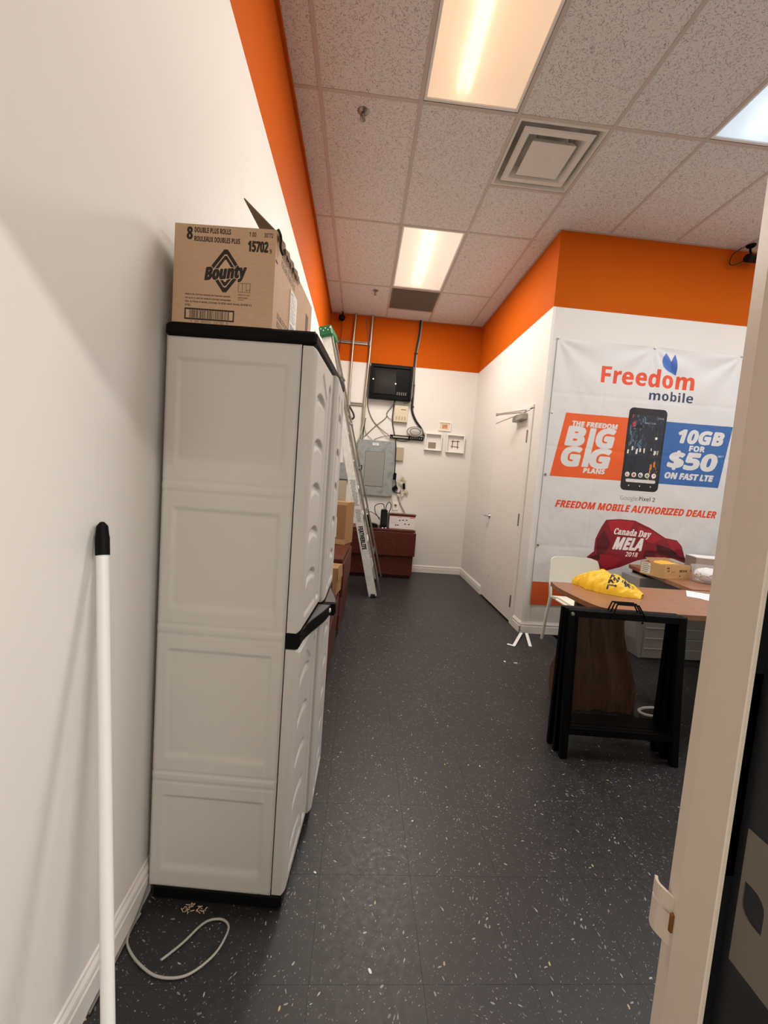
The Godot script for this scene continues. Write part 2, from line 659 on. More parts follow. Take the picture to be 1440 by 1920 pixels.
# ---------------------------------------------------------------- lights
func build_lights():
	var data := [
		[TX + T, TZ + 2.0 * T, "warm", "nearest recessed ceiling light with a warm cream lens, above the storage cabinet", 0.70, [-0.085, -0.035]],
		[TX + T, TZ - 2.0 * T, "near_white", "far recessed ceiling light with a bright white lens, beside the grey return grille", 1.5, [-0.05, 0.03]],
		[TX + 4.0 * T, TZ + 2.0 * T, "cool", "cool white recessed ceiling light at the right, cut by the picture's edge", 0.8, [-0.05, 0.03]],
		[TX + 7.0 * T, TZ + 2.0 * T, "cool", "second cool white recessed ceiling light farther right, outside the picture", 1.0, [-0.05, 0.03]],
	]
	for d in data:
		var x0: float = d[0]
		var z0: float = d[1]       # near end
		var o := thing("ceiling_light", d[3], "ceiling light", Vector3(x0 + T / 2.0, H, z0 - T), 0.0, "recessed ceiling lights")
		var w := T - 0.026
		var l := 2.0 * T - 0.026
		# frame round the lens
		var st := begin()
		for s in [-1.0, 1.0]:
			add_box(st, Vector3(0.018, 0.012, l), Transform3D(Basis(), Vector3(s * (w / 2.0 - 0.009), 0.008, 0)), 0.002)
			add_box(st, Vector3(w - 0.036, 0.012, 0.018), Transform3D(Basis(), Vector3(0, 0.008, s * (l / 2.0 - 0.009))), 0.002)
		part(o, "lamp_frame", st.commit(), M.white_gloss)
		st = begin()
		for s in [-1.0, 1.0]:
			add_box(st, Vector3(0.004, 0.10, l), Transform3D(Basis(), Vector3(s * (w / 2.0 - 0.002), 0.064, 0)))
			add_box(st, Vector3(w, 0.10, 0.004), Transform3D(Basis(), Vector3(0, 0.064, s * (l / 2.0 - 0.002))))
		add_box(st, Vector3(w, 0.004, l), Transform3D(Basis(), Vector3(0, 0.116, 0)))
		part(o, "housing", st.commit(), M.white_gloss)
		part(o, "lens", box(Vector3(w - 0.036, 0.004, l - 0.036), 0.0, Vector3(0, 0.012, 0)), M["lens_" + d[2]])
		for k in d[5]:
			part(o, "fluorescent_tube", tube([Vector3(k, 0.072, -l / 2.0 + 0.03), Vector3(k, 0.072, l / 2.0 - 0.03)], 0.016, 12), M["tube_" + d[2]])
		var al := AreaLight3D.new()
		al.name = "lamp_glow"
		al.area_size = Vector2(w - 0.05, l - 0.05)
		al.area_normalize_energy = false
		al.light_color = (M["tube_" + d[2]] as StandardMaterial3D).emission
		al.light_energy = LAMP_ENERGY * d[4]
		al.shadow_enabled = true
		al.area_range = 12.0
		al.area_attenuation = 2.0
		o.add_child(al)
		al.position = Vector3(0, -0.004, 0)
		al.rotation.x = -PI / 2.0

# ---------------------------------------------------------------- the setting
	# strip light of the lobby the picture is taken from
	var lo := thing("lobby_light", "long white strip light on the lobby ceiling behind the doorway", "ceiling light", Vector3(2.15, 2.74, 0.80))
	part(lo, "lamp_tray", box(Vector3(1.24, 0.05, 0.16), 0.006, Vector3(0, -0.025, 0)), M.white_gloss)
	part(lo, "lamp_panel", box(Vector3(1.20, 0.004, 0.12), 0.0, Vector3(0, -0.052, 0)), M.tube_cool)
	var la := AreaLight3D.new()
	la.name = "lobby_glow"
	la.area_size = Vector2(1.18, 0.11)
	la.area_normalize_energy = false
	la.light_color = Color(1.0, 0.975, 0.95)
	la.light_energy = LOBBY_ENERGY
	la.shadow_enabled = true
	la.area_range = 12.0
	la.area_attenuation = 2.0
	lo.add_child(la)
	la.position = Vector3(0, -0.058, 0)
	la.rotation.x = -PI / 2.0

func build_floor():
	var fl := setting("floor", "dark charcoal vinyl tile floor with white flecks", "floor")
	part(fl, "subfloor", span(Vector3(-0.12, -0.12, -D - 0.12), Vector3(XE + 0.12, -0.002, 1.72)), M.subfloor)
	var p := 0.3048
	var meshes := {}
	var rest := begin()
	var cells := []
	for i in range(-1, 18):
		for j in range(-6, 21):
			var x0 := maxf(0.233 + (i) * p, 0.0)
			var x1 := minf(0.233 + (i + 1) * p, XE)
			var z1 := minf(-0.990 - (j - 1) * p, 1.6)
			var z0 := maxf(-0.990 - j * p, -D)
			if x1 - x0 < 0.01 or z1 - z0 < 0.01: continue
			if z1 < -ZB - 0.1 and x0 > XR: continue
			if z0 < -ZB and x1 > XR + 0.02: x1 = minf(x1, XR + 0.3)
			cells.append([Vector2(x0 + x1, z0 + z1) / 2.0, Vector2(x1 - x0, z1 - z0)])
	var eye := Vector2(0.9, -1.2)
	cells.sort_custom(func(a, b): return (a[0] - eye).length() < (b[0] - eye).length())
	var n := 0
	for c in cells:
		var s: Vector2 = c[1]
		var at := Vector3(c[0].x, -0.002, c[0].y)
		if n < 290:
			var key := "%.3f_%.3f" % [s.x, s.y]
			if not meshes.has(key): meshes[key] = box(Vector3(s.x - 0.0003, 0.004, s.y - 0.0003), 0.0002)
			var o := part(fl, "floor_tile", meshes[key], M["vinyl_%d" % rng.randi_range(0, 3)], at)
			if absf(s.x - s.y) < 0.001: o.rotation.y = PI / 2.0 * rng.randi_range(0, 3)
		else:
			add_box(rest, Vector3(s.x - 0.0003, 0.004, s.y - 0.0003), Transform3D(Basis(), at), 0.0002)
		n += 1
	if n > 290:
		tag(part(fl, "floor_tiles", rest.commit(), M.vinyl_1), "", "", "", "stuff")

func build_ceiling():
	var ce := setting("ceiling", "suspended ceiling of white fissured tiles in a metal grid", "ceiling")
	part(ce, "ceiling_slab", span(Vector3(-0.12, H + 0.14, -D - 0.12), Vector3(XE + 0.12, H + 0.26, 1.72)), M.wall_paint)
	var xs := [0.0]
	for i in 9: xs.append(TX + i * T)
	xs.append(XE)
	var zs := [-0.405]
	for k in range(-1, 4):
		if k >= -1 and TZ - k * 2.0 * T < -0.5: zs.append(TZ - k * 2.0 * T)
	zs.append(-D)
	# zs now runs -0.405, -1.464, -2.683, -3.903, -5.122, -6.056
	for j in zs.size() - 1:
		for i in xs.size() - 1:
			var x0: float = xs[i]
			var x1: float = xs[i + 1]
			var z1: float = zs[j]
			var z0: float = zs[j + 1]
			if z1 < -ZB and x0 >= XR: continue
			if z0 < -ZB and x0 >= XR: z0 = -ZB
			if x1 < 0.05 or x1 - x0 < 0.03: continue
			var lamp := (j == 1 and (i == 2 or i == 5 or i == 8)) or (j == 3 and i == 2)
			if lamp: continue
			if (j == 2 and i == 3):
				z1 = TZ - T        # the air diffuser takes the near half
			if (j == 4 and i == 2):
				z1 = TZ - 5.0 * T  # the return grille takes the near half
			var m: StandardMaterial3D = M["ceiling_fissured_%d" % rng.randi_range(0, 3)]
			part(ce, "ceiling_tile", box(Vector3(x1 - x0 - 0.004, 0.016, z1 - z0 - 0.004), 0.0), m, Vector3((x0 + x1) / 2.0, H + 0.010, (z0 + z1) / 2.0))
	var far_end := -D
	for i in range(1, xs.size() - 1):
		var x: float = xs[i]
		var zend := -D if x < XR else -ZB
		part(ce, "grid_tee", span(Vector3(x - 0.012, H - 0.0015, zend), Vector3(x + 0.012, H + 0.002, -0.405), 0.0005), M.ceiling_grid)
	for j in range(1, zs.size() - 1):
		var z: float = zs[j]
		for i in xs.size() - 1:
			if z < -ZB and xs[i] > XR - 0.2: continue
			if xs[i + 1] - xs[i] < 0.03: continue
			var xe2: float = minf(xs[i + 1] - 0.0118, XR if z < -ZB else XE)
			part(ce, "grid_tee", span(Vector3(xs[i] + 0.0118, H - 0.001, z - 0.012), Vector3(xe2, H + 0.002, z + 0.012), 0.0005), M.ceiling_grid)
	for c in [[TX + 2.0 * T, TZ - T], [TX + T, TZ - 5.0 * T]]:
		part(ce, "grid_tee", span(Vector3(c[0] + 0.0118, H - 0.001, c[1] - 0.012), Vector3(c[0] + T - 0.0118, H + 0.002, c[1] + 0.012), 0.0005), M.ceiling_grid)
	# painted wall angle along the left and back walls
	part(ce, "wall_angle", span(Vector3(0.0, H - 0.022, -D), Vector3(0.020, H + 0.001, -0.405), 0.001), M.orange_paint)
	part(ce, "wall_angle", span(Vector3(0.02, H - 0.002, -D), Vector3(XR, H + 0.001, -D + 0.02)), M.ceiling_grid)
	part(ce, "wall_angle", span(Vector3(XR - 0.02, H - 0.002, -D + 0.02), Vector3(XR, H + 0.001, -ZB)), M.ceiling_grid)
	part(ce, "wall_angle", span(Vector3(XR, H - 0.002, -ZB), Vector3(XE, H + 0.001, -ZB + 0.02)), M.ceiling_grid)

	# air diffuser
	var d := thing("air_diffuser", "square white ceiling air diffuser with stepped cones, beside the nearest light", "air vent", Vector3(TX + 2.5 * T, H, TZ - T / 2.0))
	var h := T / 2.0 - 0.014
	var ring := func(st: SurfaceTool, r0: float, y0: float, r1: float, y1: float, out: Vector3):
		for k in 4:
			var q := Basis(Vector3.UP, PI / 2.0 * k)
			face(st, [q * Vector3(-r0, y0, r0), q * Vector3(r0, y0, r0), q * Vector3(r1, y1, r1), q * Vector3(-r1, y1, r1)], q * out)
	var st := begin()
	ring.call(st, h, 0.001, h - 0.016, -0.002, Vector3.DOWN)
	ring.call(st, h - 0.016, -0.002, h - 0.050, 0.080, Vector3(0, -1, -1))
	ring.call(st, h - 0.050, 0.080, h - 0.12, 0.11, Vector3(0, -1, -1))
	face(st, [Vector3(-h + 0.12, 0.11, -h + 0.12), Vector3(h - 0.12, 0.11, -h + 0.12), Vector3(h - 0.12, 0.11, h - 0.12), Vector3(-h + 0.12, 0.11, h - 0.12)], Vector3.DOWN)
	part(d, "outer_frame", st.commit(), M.light_metal)
	st = begin()
	ring.call(st, 0.236, 0.004, 0.228, -0.006, Vector3(0, -1, 1))
	ring.call(st, 0.228, -0.006, 0.194, -0.006, Vector3.DOWN)
	ring.call(st, 0.194, -0.006, 0.160, 0.055, Vector3(0, -1, -1))
	ring.call(st, 0.236, 0.004, 0.165, 0.062, Vector3(0, 1, 1))
	part(d, "middle_cone", st.commit(), M.light_metal)
	st = begin()
	add_box(st, Vector3(0.300, 0.006, 0.300), Transform3D(Basis(), Vector3(0, -0.010, 0)), 0.003)
	ring.call(st, 0.150, -0.008, 0.125, 0.03, Vector3(0, 1, 1))
	var c := part(d, "centre_plate", st.commit(), M.light_metal)
	part(c, "centre_knob", lathe([[0.0, -0.006], [0.014, -0.005], [0.016, 0.0], [0.034, 0.001], [0.036, 0.004]], Transform3D(Basis(), Vector3(0, -0.016, 0))), M.light_metal)
	for s in [-1.0, 1.0]:
		for q in [-1.0, 1.0]:
			part(d, "bracket", box(Vector3(0.006, 0.05, 0.02), 0.0, Vector3(s * 0.11, 0.045, q * 0.12)), M.dull_steel)

	# return grille
	var r := thing("return_grille", "dark grey square ceiling return grille just beyond the far light", "air vent", Vector3(TX + 1.5 * T, H, TZ - 4.5 * T))
	st = begin()
	for s in [-1.0, 1.0]:
		add_box(st, Vector3(0.016, 0.012, T - 0.028), Transform3D(Basis(), Vector3(s * 0.283, 0.009, 0)))
		add_box(st, Vector3(0.55, 0.012, 0.016), Transform3D(Basis(), Vector3(0, 0.009, s * 0.283)))
	part(r, "grille_frame", st.commit(), M.return_grey)
	st = begin()
	for i in 46:
		var k := -0.27 + 0.54 * i / 45.0
		add_box(st, Vector3(0.003, 0.012, 0.55), Transform3D(Basis(), Vector3(k, 0.012, 0)))
		add_box(st, Vector3(0.55, 0.012, 0.003), Transform3D(Basis(), Vector3(0, 0.0121, k)))
	tag(part(r, "grille_mesh", st.commit(), M.return_grey), "", "", "", "stuff")
	part(r, "duct_box", box(Vector3(0.56, 0.09, 0.56), 0.0, Vector3(0, 0.07, 0)), M.return_grey)

	# sprinklers
	for s in [[0.434, -2.798, "near pendent fire sprinkler on the ceiling tile left of the nearest light"], [0.601, -5.254, "far pendent fire sprinkler on the ceiling, near the back wall"]]:
		var o := thing("fire_sprinkler", s[2], "sprinkler", Vector3(s[0], H, s[1]), 0.0, "fire sprinklers")
		part(o, "escutcheon", lathe([[0.0, -0.010], [0.016, -0.010], [0.030, -0.004], [0.036, 0.0], [0.036, 0.002]]), M.steel)
		part(o, "sprinkler_body", lathe([[0.0, -0.042], [0.006, -0.042], [0.006, -0.030], [0.011, -0.024], [0.011, -0.008]], Transform3D(), 16), M.steel)
		var f := begin()
		add_tube(f, smooth([Vector3(0.009, -0.02, 0), Vector3(0.014, -0.032, 0), Vector3(0.004, -0.048, 0)], 4), 0.0025, 6)
		add_tube(f, smooth([Vector3(-0.009, -0.02, 0), Vector3(-0.014, -0.032, 0), Vector3(-0.004, -0.048, 0)], 4), 0.0025, 6)
		part(o, "yoke", f.commit(), M.steel)
		part(o, "deflector", lathe([[0.0, -0.052], [0.018, -0.050], [0.018, -0.048], [0.0, -0.048]], Transform3D(), 16), M.steel)

func two_tone(n: String, label: String, a: Vector3, b: Vector3):
	# a wall from a to b (opposite corners), white below, painted orange above HB
	var w := setting(n, label, "wall")
	part(w, "white_wall", span(Vector3(a.x, 0, a.z), Vector3(b.x, HB, b.z)), M.wall_paint)
	part(w, "orange_band", span(Vector3(a.x, HB, a.z), Vector3(b.x, H + 0.15, b.z)), M.orange_paint, Vector3.ZERO, "bright orange painted band")
	return w

func skirting(n: String, label: String, a: Vector3, b: Vector3, out: Vector3):
	# a moulded profile swept from a to b, its back on the wall, out pointing into the room
	var prof := [Vector2(0.0, 0.0), Vector2(0.014, 0.0), Vector2(0.014, 0.066), Vector2(0.011, 0.071), Vector2(0.011, 0.080), Vector2(0.0135, 0.084), Vector2(0.012, 0.092), Vector2(0.006, 0.101), Vector2(0.005, 0.108), Vector2(0.0, 0.110)]
	var d := (b - a)
	var st := begin()
	add_prism(st, prof, d.length(), Transform3D(Basis(out, Vector3.UP, d.normalized()), a))
	var o := part(self, n, st.commit(), M.white_trim)
	tag(o, label, "baseboard", "", "structure")

func build_walls():
	var t := 0.12
	two_tone("wall_left", "long white left wall with an orange band under the ceiling", Vector3(-t, 0, -D - t), Vector3(0, 0, 1.72))
	two_tone("wall_back", "white far end wall with an orange band above", Vector3(0, 0, -D - t), Vector3(XE, 0, -D))
	var wd := setting("wall_right_back", "white wall that holds the closed door, orange band above", "wall")
	part(wd, "white_wall", span(Vector3(XR, 0, -D), Vector3(XR + t, HB, -4.985)), M.wall_paint)
	part(wd, "white_wall", span(Vector3(XR, 0, -3.96), Vector3(XR + t, HB, -ZB - t)), M.wall_paint)
	part(wd, "white_wall", span(Vector3(XR, 2.13, -4.985), Vector3(XR + t, HB, -3.96)), M.wall_paint)
	part(wd, "orange_band", span(Vector3(XR, HB, -D), Vector3(XR + t, H + 0.15, -ZB - t)), M.orange_paint, Vector3.ZERO, "bright orange painted band")
	two_tone("wall_right_front", "white wall behind the banner with an orange band above", Vector3(XR, 0, -ZB - t), Vector3(XE, 0, -ZB))
	two_tone("wall_right", "white side wall out of view at the right", Vector3(XE, 0, -D - t), Vector3(XE + t, 0, 1.72))
	# partition with the doorway the picture is taken from
	var w := setting("wall_front", "white partition wall round the near doorway", "wall")
	part(w, "side_wall", span(Vector3(1.02, 0, -0.395), Vector3(XE, H + 0.15, -0.265)), M.wall_paint)
	part(w, "wall_over_door", span(Vector3(0.0, 2.02, -0.395), Vector3(1.02, H + 0.15, -0.265)), M.wall_paint)
	part(w, "lobby_side_wall", span(Vector3(3.4, 0, -0.265), Vector3(3.52, H + 0.15, 1.6)), M.wall_paint)
	part(w, "lobby_end_wall", span(Vector3(0.0, 0, 1.6), Vector3(XE, H + 0.15, 1.72)), M.wall_paint)
	tag(part(self, "ceiling_lobby", span(Vector3(-0.02, 2.74, -0.265), Vector3(3.4, 2.80, 1.6)), M.wall_paint), "plain white lobby ceiling behind the doorway", "ceiling", "", "structure")
	skirting("baseboard_left", "white moulded baseboard along the left wall", Vector3(0, 0, -0.41), Vector3(0, 0, -D), Vector3.RIGHT)
	skirting("baseboard_back", "white moulded baseboard along the back wall", Vector3(0.02, 0, -D), Vector3(XR, 0, -D), Vector3.BACK)
	skirting("baseboard_right_back", "white moulded baseboard between the back corner and the closed door", Vector3(XR, 0, -D), Vector3(XR, 0, -5.0), Vector3.LEFT)
	skirting("baseboard_right_corner", "short white baseboard piece between the closed door and the corner", Vector3(XR, 0, -3.895), Vector3(XR, 0, -ZB + 0.014), Vector3.LEFT)
	skirting("baseboard_right_front", "white moulded baseboard under the banner", Vector3(XR - 0.014, 0, -ZB), Vector3(XE, 0, -ZB), Vector3.BACK)

func build_near_door_frame():
	var d := setting("door_1", "beige painted door jamb at the right edge with a black rabbet", "door frame")
	# profile of the jamb in (x, z): reveal at 0.945, rabbet at 0.957
	var ht := 1.98
	var sweep := Transform3D(Basis(Vector3.RIGHT, Vector3(0, 0, -1), Vector3.UP), Vector3.ZERO)
	part(d, "jamb", prism([Vector2(0.954, 0.405), Vector2(0.9458, 0.384), Vector2(0.945, 0.382), Vector2(0.945, 0.342), Vector2(1.02, 0.342), Vector2(1.02, 0.405)], ht, sweep), M.jamb_beige)
	part(d, "bare_edge", prism([Vector2(0.9446, 0.3425), Vector2(0.9446, 0.3405), Vector2(0.9470, 0.3395), Vector2(0.9480, 0.3425)], ht, sweep), M.bare_edge, Vector3.ZERO, "chipped pale edge of the paint")
	part(d, "rabbet", prism([Vector2(0.9475, 0.341), Vector2(0.957, 0.341), Vector2(0.957, 0.262), Vector2(0.965, 0.258), Vector2(1.02, 0.258), Vector2(1.02, 0.341)], ht, sweep), M.jamb_black, Vector3.ZERO, "black painted inner face")
	part(d, "left_jamb", span(Vector3(0.0, 0, -0.405), Vector3(0.03, ht, -0.258)), M.jamb_beige)
	part(d, "head", span(Vector3(0.0, ht, -0.405), Vector3(1.02, 2.03, -0.258)), M.jamb_beige)
	# strike plate with a curved hole
	var sp := begin()
	var holes := [Vector2(0.0, 0.012), Vector2(0.012, 0.009), Vector2(0.016, -0.004), Vector2(0.010, -0.020), Vector2(0.0, -0.014), Vector2(-0.003, 0.0)]
	var x := 0.9565
	var z0 := -0.3325
	var z1 := -0.285
	var hz0 := -0.3285
	var hz1 := -0.3090
	var hy0 := 0.966
	var hy1 := 0.998
	for b in [[z0, 0.915, hz0, 1.046], [hz1, 0.915, z1, 1.046], [hz0, hy1, hz1, 1.046], [hz0, 0.915, hz1, hy0]]:
		add_box(sp, Vector3(0.002, b[3] - b[1], b[2] - b[0]), Transform3D(Basis(), Vector3(x, (b[1] + b[3]) / 2.0, (b[0] + b[2]) / 2.0)))
	# rounded corners of the hole
	for q in [[hz0, hy0, 1.0, 1.0], [hz1, hy1, -1.0, -1.0]]:
		var pl := []
		var cx: float = q[0]
		var cy: float = q[1]
		pl.append(Vector2(cx, cy))
		for k in 5:
			var a := PI / 2.0 * k / 4.0
			pl.append(Vector2(cx + q[2] * 0.012 * (1.0 - sin(a)), cy + q[3] * 0.012 * (1.0 - cos(a))))
		add_prism(sp, pl, 0.002, Transform3D(Basis(Vector3(0, 0, 1), Vector3.UP, Vector3(-1, 0, 0)), Vector3(x + 0.001, 0, 0)))
	var plate := part(d, "strike_plate", sp.commit(), M.plate_steel, Vector3.ZERO, "bare steel strike plate")
	part(plate, "latch_hole", span(Vector3(0.9572, 0.960, -0.331), Vector3(0.9580, 1.004, -0.306)), M.rust_brown, Vector3.ZERO, "rusty brown latch hole")
	for y in [1.028, 0.933]:
		part(plate, "screw", lathe([[0.0, 0.0004], [0.0016, 0.0004], [0.0018, 0.0016], [0.0042, 0.0022], [0.0050, 0.0012], [0.0056, 0.0]], Transform3D(Basis(Vector3.FORWARD, PI / 2.0), Vector3(0.9555, y, -0.306)), 20), M.steel)
	# painted lip of another strike on the room side
	var lip := begin()
	var lp := smooth([Vector3(0.951, 0, -0.386), Vector3(0.9455, 0, -0.402), Vector3(0.9445, 0, -0.410), Vector3(0.948, 0, -0.417)], 3)
	for k in lp.size() - 1:
		for yy in [[0.8945, 0.912], [0.857, 0.8915]]:
			add_bar(lip, lp[k] + Vector3(0, (yy[0] + yy[1]) / 2.0, 0), lp[k + 1] + Vector3(0, (yy[0] + yy[1]) / 2.0, 0), 0.003, yy[1] - yy[0])
	part(d, "strike_lip", lip.commit(), M.jamb_beige, Vector3.ZERO, "painted-over curled strike lip")
	part(d, "latch_bolt", span(Vector3(0.9435, 0.877, -0.3890), Vector3(0.950, 0.8985, -0.3845), 0.001), M.brass, Vector3.ZERO, "small brown latch end")

func build_far_door():
	var d := setting("door_2", "closed white flush door in the right-hand wall with a grey closer", "door")
	var x := XR
	# frame
	part(d, "jamb", span(Vector3(x - 0.014, 0.0, -3.975), Vector3(x + 0.05, 2.135, -3.90), 0.003), M.wall_paint)
	part(d, "jamb", span(Vector3(x - 0.006, 0.0, -5.000), Vector3(x + 0.05, 2.135, -4.972), 0.003), M.wall_paint)
	part(d, "head", span(Vector3(x - 0.014, 2.118, -5.000), Vector3(x + 0.05, 2.165, -3.90), 0.003), M.wall_paint)
	var leaf := part(d, "door_leaf", span(Vector3(x - 0.010, 0.018, -4.970), Vector3(x + 0.03, 2.116, -3.979), 0.002), M.white_trim)
	for y in [[1.804, 1.925], [0.985, 1.105], [0.162, 0.282]]:
		var hg := part(leaf, "hinge", tube([Vector3(x - 0.016, y[0], -3.977), Vector3(x - 0.016, y[1], -3.977)], 0.009, 10), M.steel)
	# lever
	var st := begin()
	add_lathe(st, [[0.0, 0.012], [0.030, 0.010], [0.033, 0.0]], Transform3D(Basis(Vector3.BACK, PI / 2.0), Vector3(x - 0.010, 1.0, -4.905)), 20)
	add_tube(st, [Vector3(x - 0.012, 1.0, -4.905), Vector3(x - 0.058, 1.0, -4.905)], 0.010, 10)
	add_tube(st, smooth([Vector3(x - 0.058, 1.0, -4.90), Vector3(x - 0.060, 1.0, -4.94), Vector3(x - 0.052, 0.998, -5.01)], 4), 0.009, 8)
	part(leaf, "lever_handle", st.commit(), M.chrome)
	part(leaf, "closer_body", box(Vector3(0.055, 0.062, 0.27), 0.006, Vector3(x - 0.038, 2.066, -4.16)), M.dull_steel)
	st = begin()
	add_lathe(st, [[0.0, -0.016], [0.016, -0.015], [0.018, 0.0]], Transform3D(Basis(), Vector3(x - 0.04, 2.036, -4.16)), 16)
	add_lathe(st, [[0.018, 0.0], [0.016, 0.014], [0.0, 0.016]], Transform3D(Basis(), Vector3(x - 0.04, 2.097, -4.10)), 16)
	add_bar(st, Vector3(x - 0.04, 2.112, -4.10), Vector3(x - 0.19, 2.120, -4.42), 0.020, 0.008)
	add_bar(st, Vector3(x - 0.19, 2.130, -4.42), Vector3(x - 0.012, 2.132, -4.06), 0.014, 0.008)
	add_lathe(st, [[0.012, 0.0], [0.012, 0.026], [0.0, 0.027]], Transform3D(Basis(), Vector3(x - 0.19, 2.112, -4.42)), 12)
	part(leaf, "closer_arm", st.commit(), M.dull_steel)
	part(leaf, "wall_spot", lathe([[0.0, 0.004], [0.006, 0.003], [0.008, 0.0]], Transform3D(Basis(Vector3.BACK, PI / 2.0), Vector3(x - 0.010, 0.30, -4.72)), 12), M.dull_steel)
	# corner bead between the two walls
	tag(part(self, "trim_1", span(Vector3(XR - 0.003, 0.11, -ZB - 0.003), Vector3(XR + 0.024, HB, -ZB + 0.0035), 0.002), M.white_trim), "white corner bead where the door wall meets the banner wall", "trim", "", "structure")

# ---------------------------------------------------------------- storage cabinet
func build_cabinet():
	var o := thing("storage_cabinet", "tall light grey plastic storage cabinet with black lid and handle, against the left wall", "cabinet", Vector3(0.2498, 0.0, -1.5004), deg_to_rad(-4.7))
	var hx := 0.2075
	var hz := 0.3125
	var xd := 0.172      # back of the doors
	part(o, "base", span(Vector3(-hx + 0.01, 0.0, -hz + 0.008), Vector3(hx - 0.004, 0.045, hz - 0.004), 0.006), M.black_plastic)
	# carcass: back, far side, shelves; the near side has moulded panels
	var st := begin()
	add_box(st, Vector3(0.02, 1.65, 2.0 * hz - 0.03), Transform3D(Basis(), Vector3(-hx + 0.012, 0.865, 0)))
	add_box(st, Vector3(xd + hx - 0.004, 1.65, 0.02), Transform3D(Basis(), Vector3((xd - hx) / 2.0, 0.865, -hz + 0.012)))
	for y in [0.06, 0.42, 0.86, 1.28, 1.67]:
		add_box(st, Vector3(xd + hx - 0.03, 0.02, 2.0 * hz - 0.04), Transform3D(Basis(), Vector3((xd - hx) / 2.0, y, 0)))
	part(o, "carcass", st.commit(), M.cabinet_plastic)
	st = begin()
	var seams := [0.045, 0.405, 0.860, 1.276, 1.692]
	var side := func(u: float, v: float) -> Vector3:
		var x := lerpf(-hx, xd - 0.002, u)
		var y := lerpf(0.045, 1.692, v)
		var k := 0
		while k < 3 and y > seams[k + 1]: k += 1
		var b: float = seams[k]
		var t: float = seams[k + 1]
		var dep := 0.0
		# recessed field of the module, steep at the top, sloped at the foot
		var xa := smoothstep(-hx + 0.036, -hx + 0.042, x) * (1.0 - smoothstep(hx - 0.079, hx - 0.073, x))
		var ya := smoothstep(b + 0.052, b + 0.082, y) * (1.0 - smoothstep(t - 0.066, t - 0.060, y))
		dep -= 0.0050 * xa * ya
		# joint between modules: two fine grooves with a raised strip between
		if k < 3 or y < t:
			var s1: float = absf(y - (t - 0.014))
			var s2: float = absf(y - (t + 0.014))
			var s3: float = absf(y - (b + 0.014))
			if k < 3: dep -= 0.0026 * (1.0 - smoothstep(0.0, 0.005, minf(s1, s2)))
			if k > 0: dep -= 0.0026 * (1.0 - smoothstep(0.0, 0.006, s3))
		if k > 0 and y < b + 0.014: dep += 0.001
		if k < 3 and y > t - 0.014: dep += 0.001
		# fine vertical line near the front
		dep -= 0.002 * (1.0 - smoothstep(0.0, 0.004, absf(x - (hx - 0.070))))
		# soft sag of the thin plastic
		dep -= 0.002 * sin(PI * u) * sin(PI * (y - b) / (t - b))
		var edge := minf(minf(u, 1.0 - u) * 0.38, minf(v, 1.0 - v) * 1.65)
		dep -= 0.006 * pow(1.0 - clampf(edge / 0.008, 0.0, 1.0), 2.0)
		return Vector3(x, y, hz + dep)
	add_sheet(st, 76, 330, side, Vector3.BACK)
	add_box(st, Vector3(xd + hx - 0.008, 1.635, 0.012), Transform3D(Basis(), Vector3((xd - hx) / 2.0, 0.868, hz - 0.020)))
	part(o, "side_panel", st.commit(), M.cabinet_plastic)
	var cap := part(o, "lid", span(Vector3(-hx - 0.002, 1.691, -hz - 0.004), Vector3(hx + 0.004, 1.727, hz + 0.004), 0.007), M.black_plastic, Vector3.ZERO, "black top lid")
	# doors; local x of a door is outwards, its hinge edge at the origin, s gives the side it runs to
	for s in [1.0, -1.0]:
		for upper in [true, false]:
			var y0 := 0.875 if upper else 0.052
			var y1 := 1.688 if upper else 0.825
			var m := door_leaf(y0, y1, s, upper)
			var dn := part(o, "upper_door" if upper else "lower_door", m, M.cabinet_plastic, Vector3(xd + 0.002, 0, s * (hz - 0.002)))
			dn.rotation.y = deg_to_rad(-3.2) * -1.0 if s < 0 else 0.0
		# black belt with the bowed handle
		st = begin()
		var w := hz - 0.003
		var bow := func(u: float) -> float: return 0.040 + 0.042 * smoothstep(0.12, 1.0, u)
		var n := 20
		for i in n:
			var u0 := float(i) / n
			var u1 := float(i + 1) / n
			var z0: float = -s * w * u0
			var z1: float = -s * w * u1
			var xa: float = bow.call(u0)
			var xb: float = bow.call(u1)
			face(st, [Vector3(0, 0.872, z0), Vector3(xa, 0.872, z0), Vector3(xb, 0.872, z1), Vector3(0, 0.872, z1)], Vector3.UP)
			face(st, [Vector3(0, 0.828, z0), Vector3(xa - 0.006, 0.828, z0), Vector3(xb - 0.006, 0.828, z1), Vector3(0, 0.828, z1)], Vector3.DOWN)
			face(st, [Vector3(xa, 0.872, z0), Vector3(xb, 0.872, z1), Vector3(xb, 0.838, z1), Vector3(xa, 0.838, z0)], Vector3.RIGHT)
			face(st, [Vector3(xa, 0.838, z0), Vector3(xb, 0.838, z1), Vector3(xb - 0.006, 0.828, z1), Vector3(xa - 0.006, 0.828, z0)], Vector3(1, -1, 0))
		face(st, [Vector3(0, 0.828, 0), Vector3(0.034, 0.828, 0), Vector3(0.040, 0.838, 0), Vector3(0.040, 0.872, 0), Vector3(0, 0.872, 0)], Vector3(0, 0, s))
		face(st, [Vector3(0, 0.828, -s * w), Vector3(0.076, 0.828, -s * w), Vector3(0.082, 0.838, -s * w), Vector3(0.082, 0.872, -s * w), Vector3(0, 0.872, -s * w)], Vector3(0, 0, -s))
		var hd := part(o, "handle", st.commit(), M.black_plastic, Vector3(xd + 0.002, 0, s * (hz - 0.002)), "black bowed handle")
		hd.rotation.y = deg_to_rad(3.2) if s < 0 else 0.0
		# grey dished top of the handle
		st = begin()
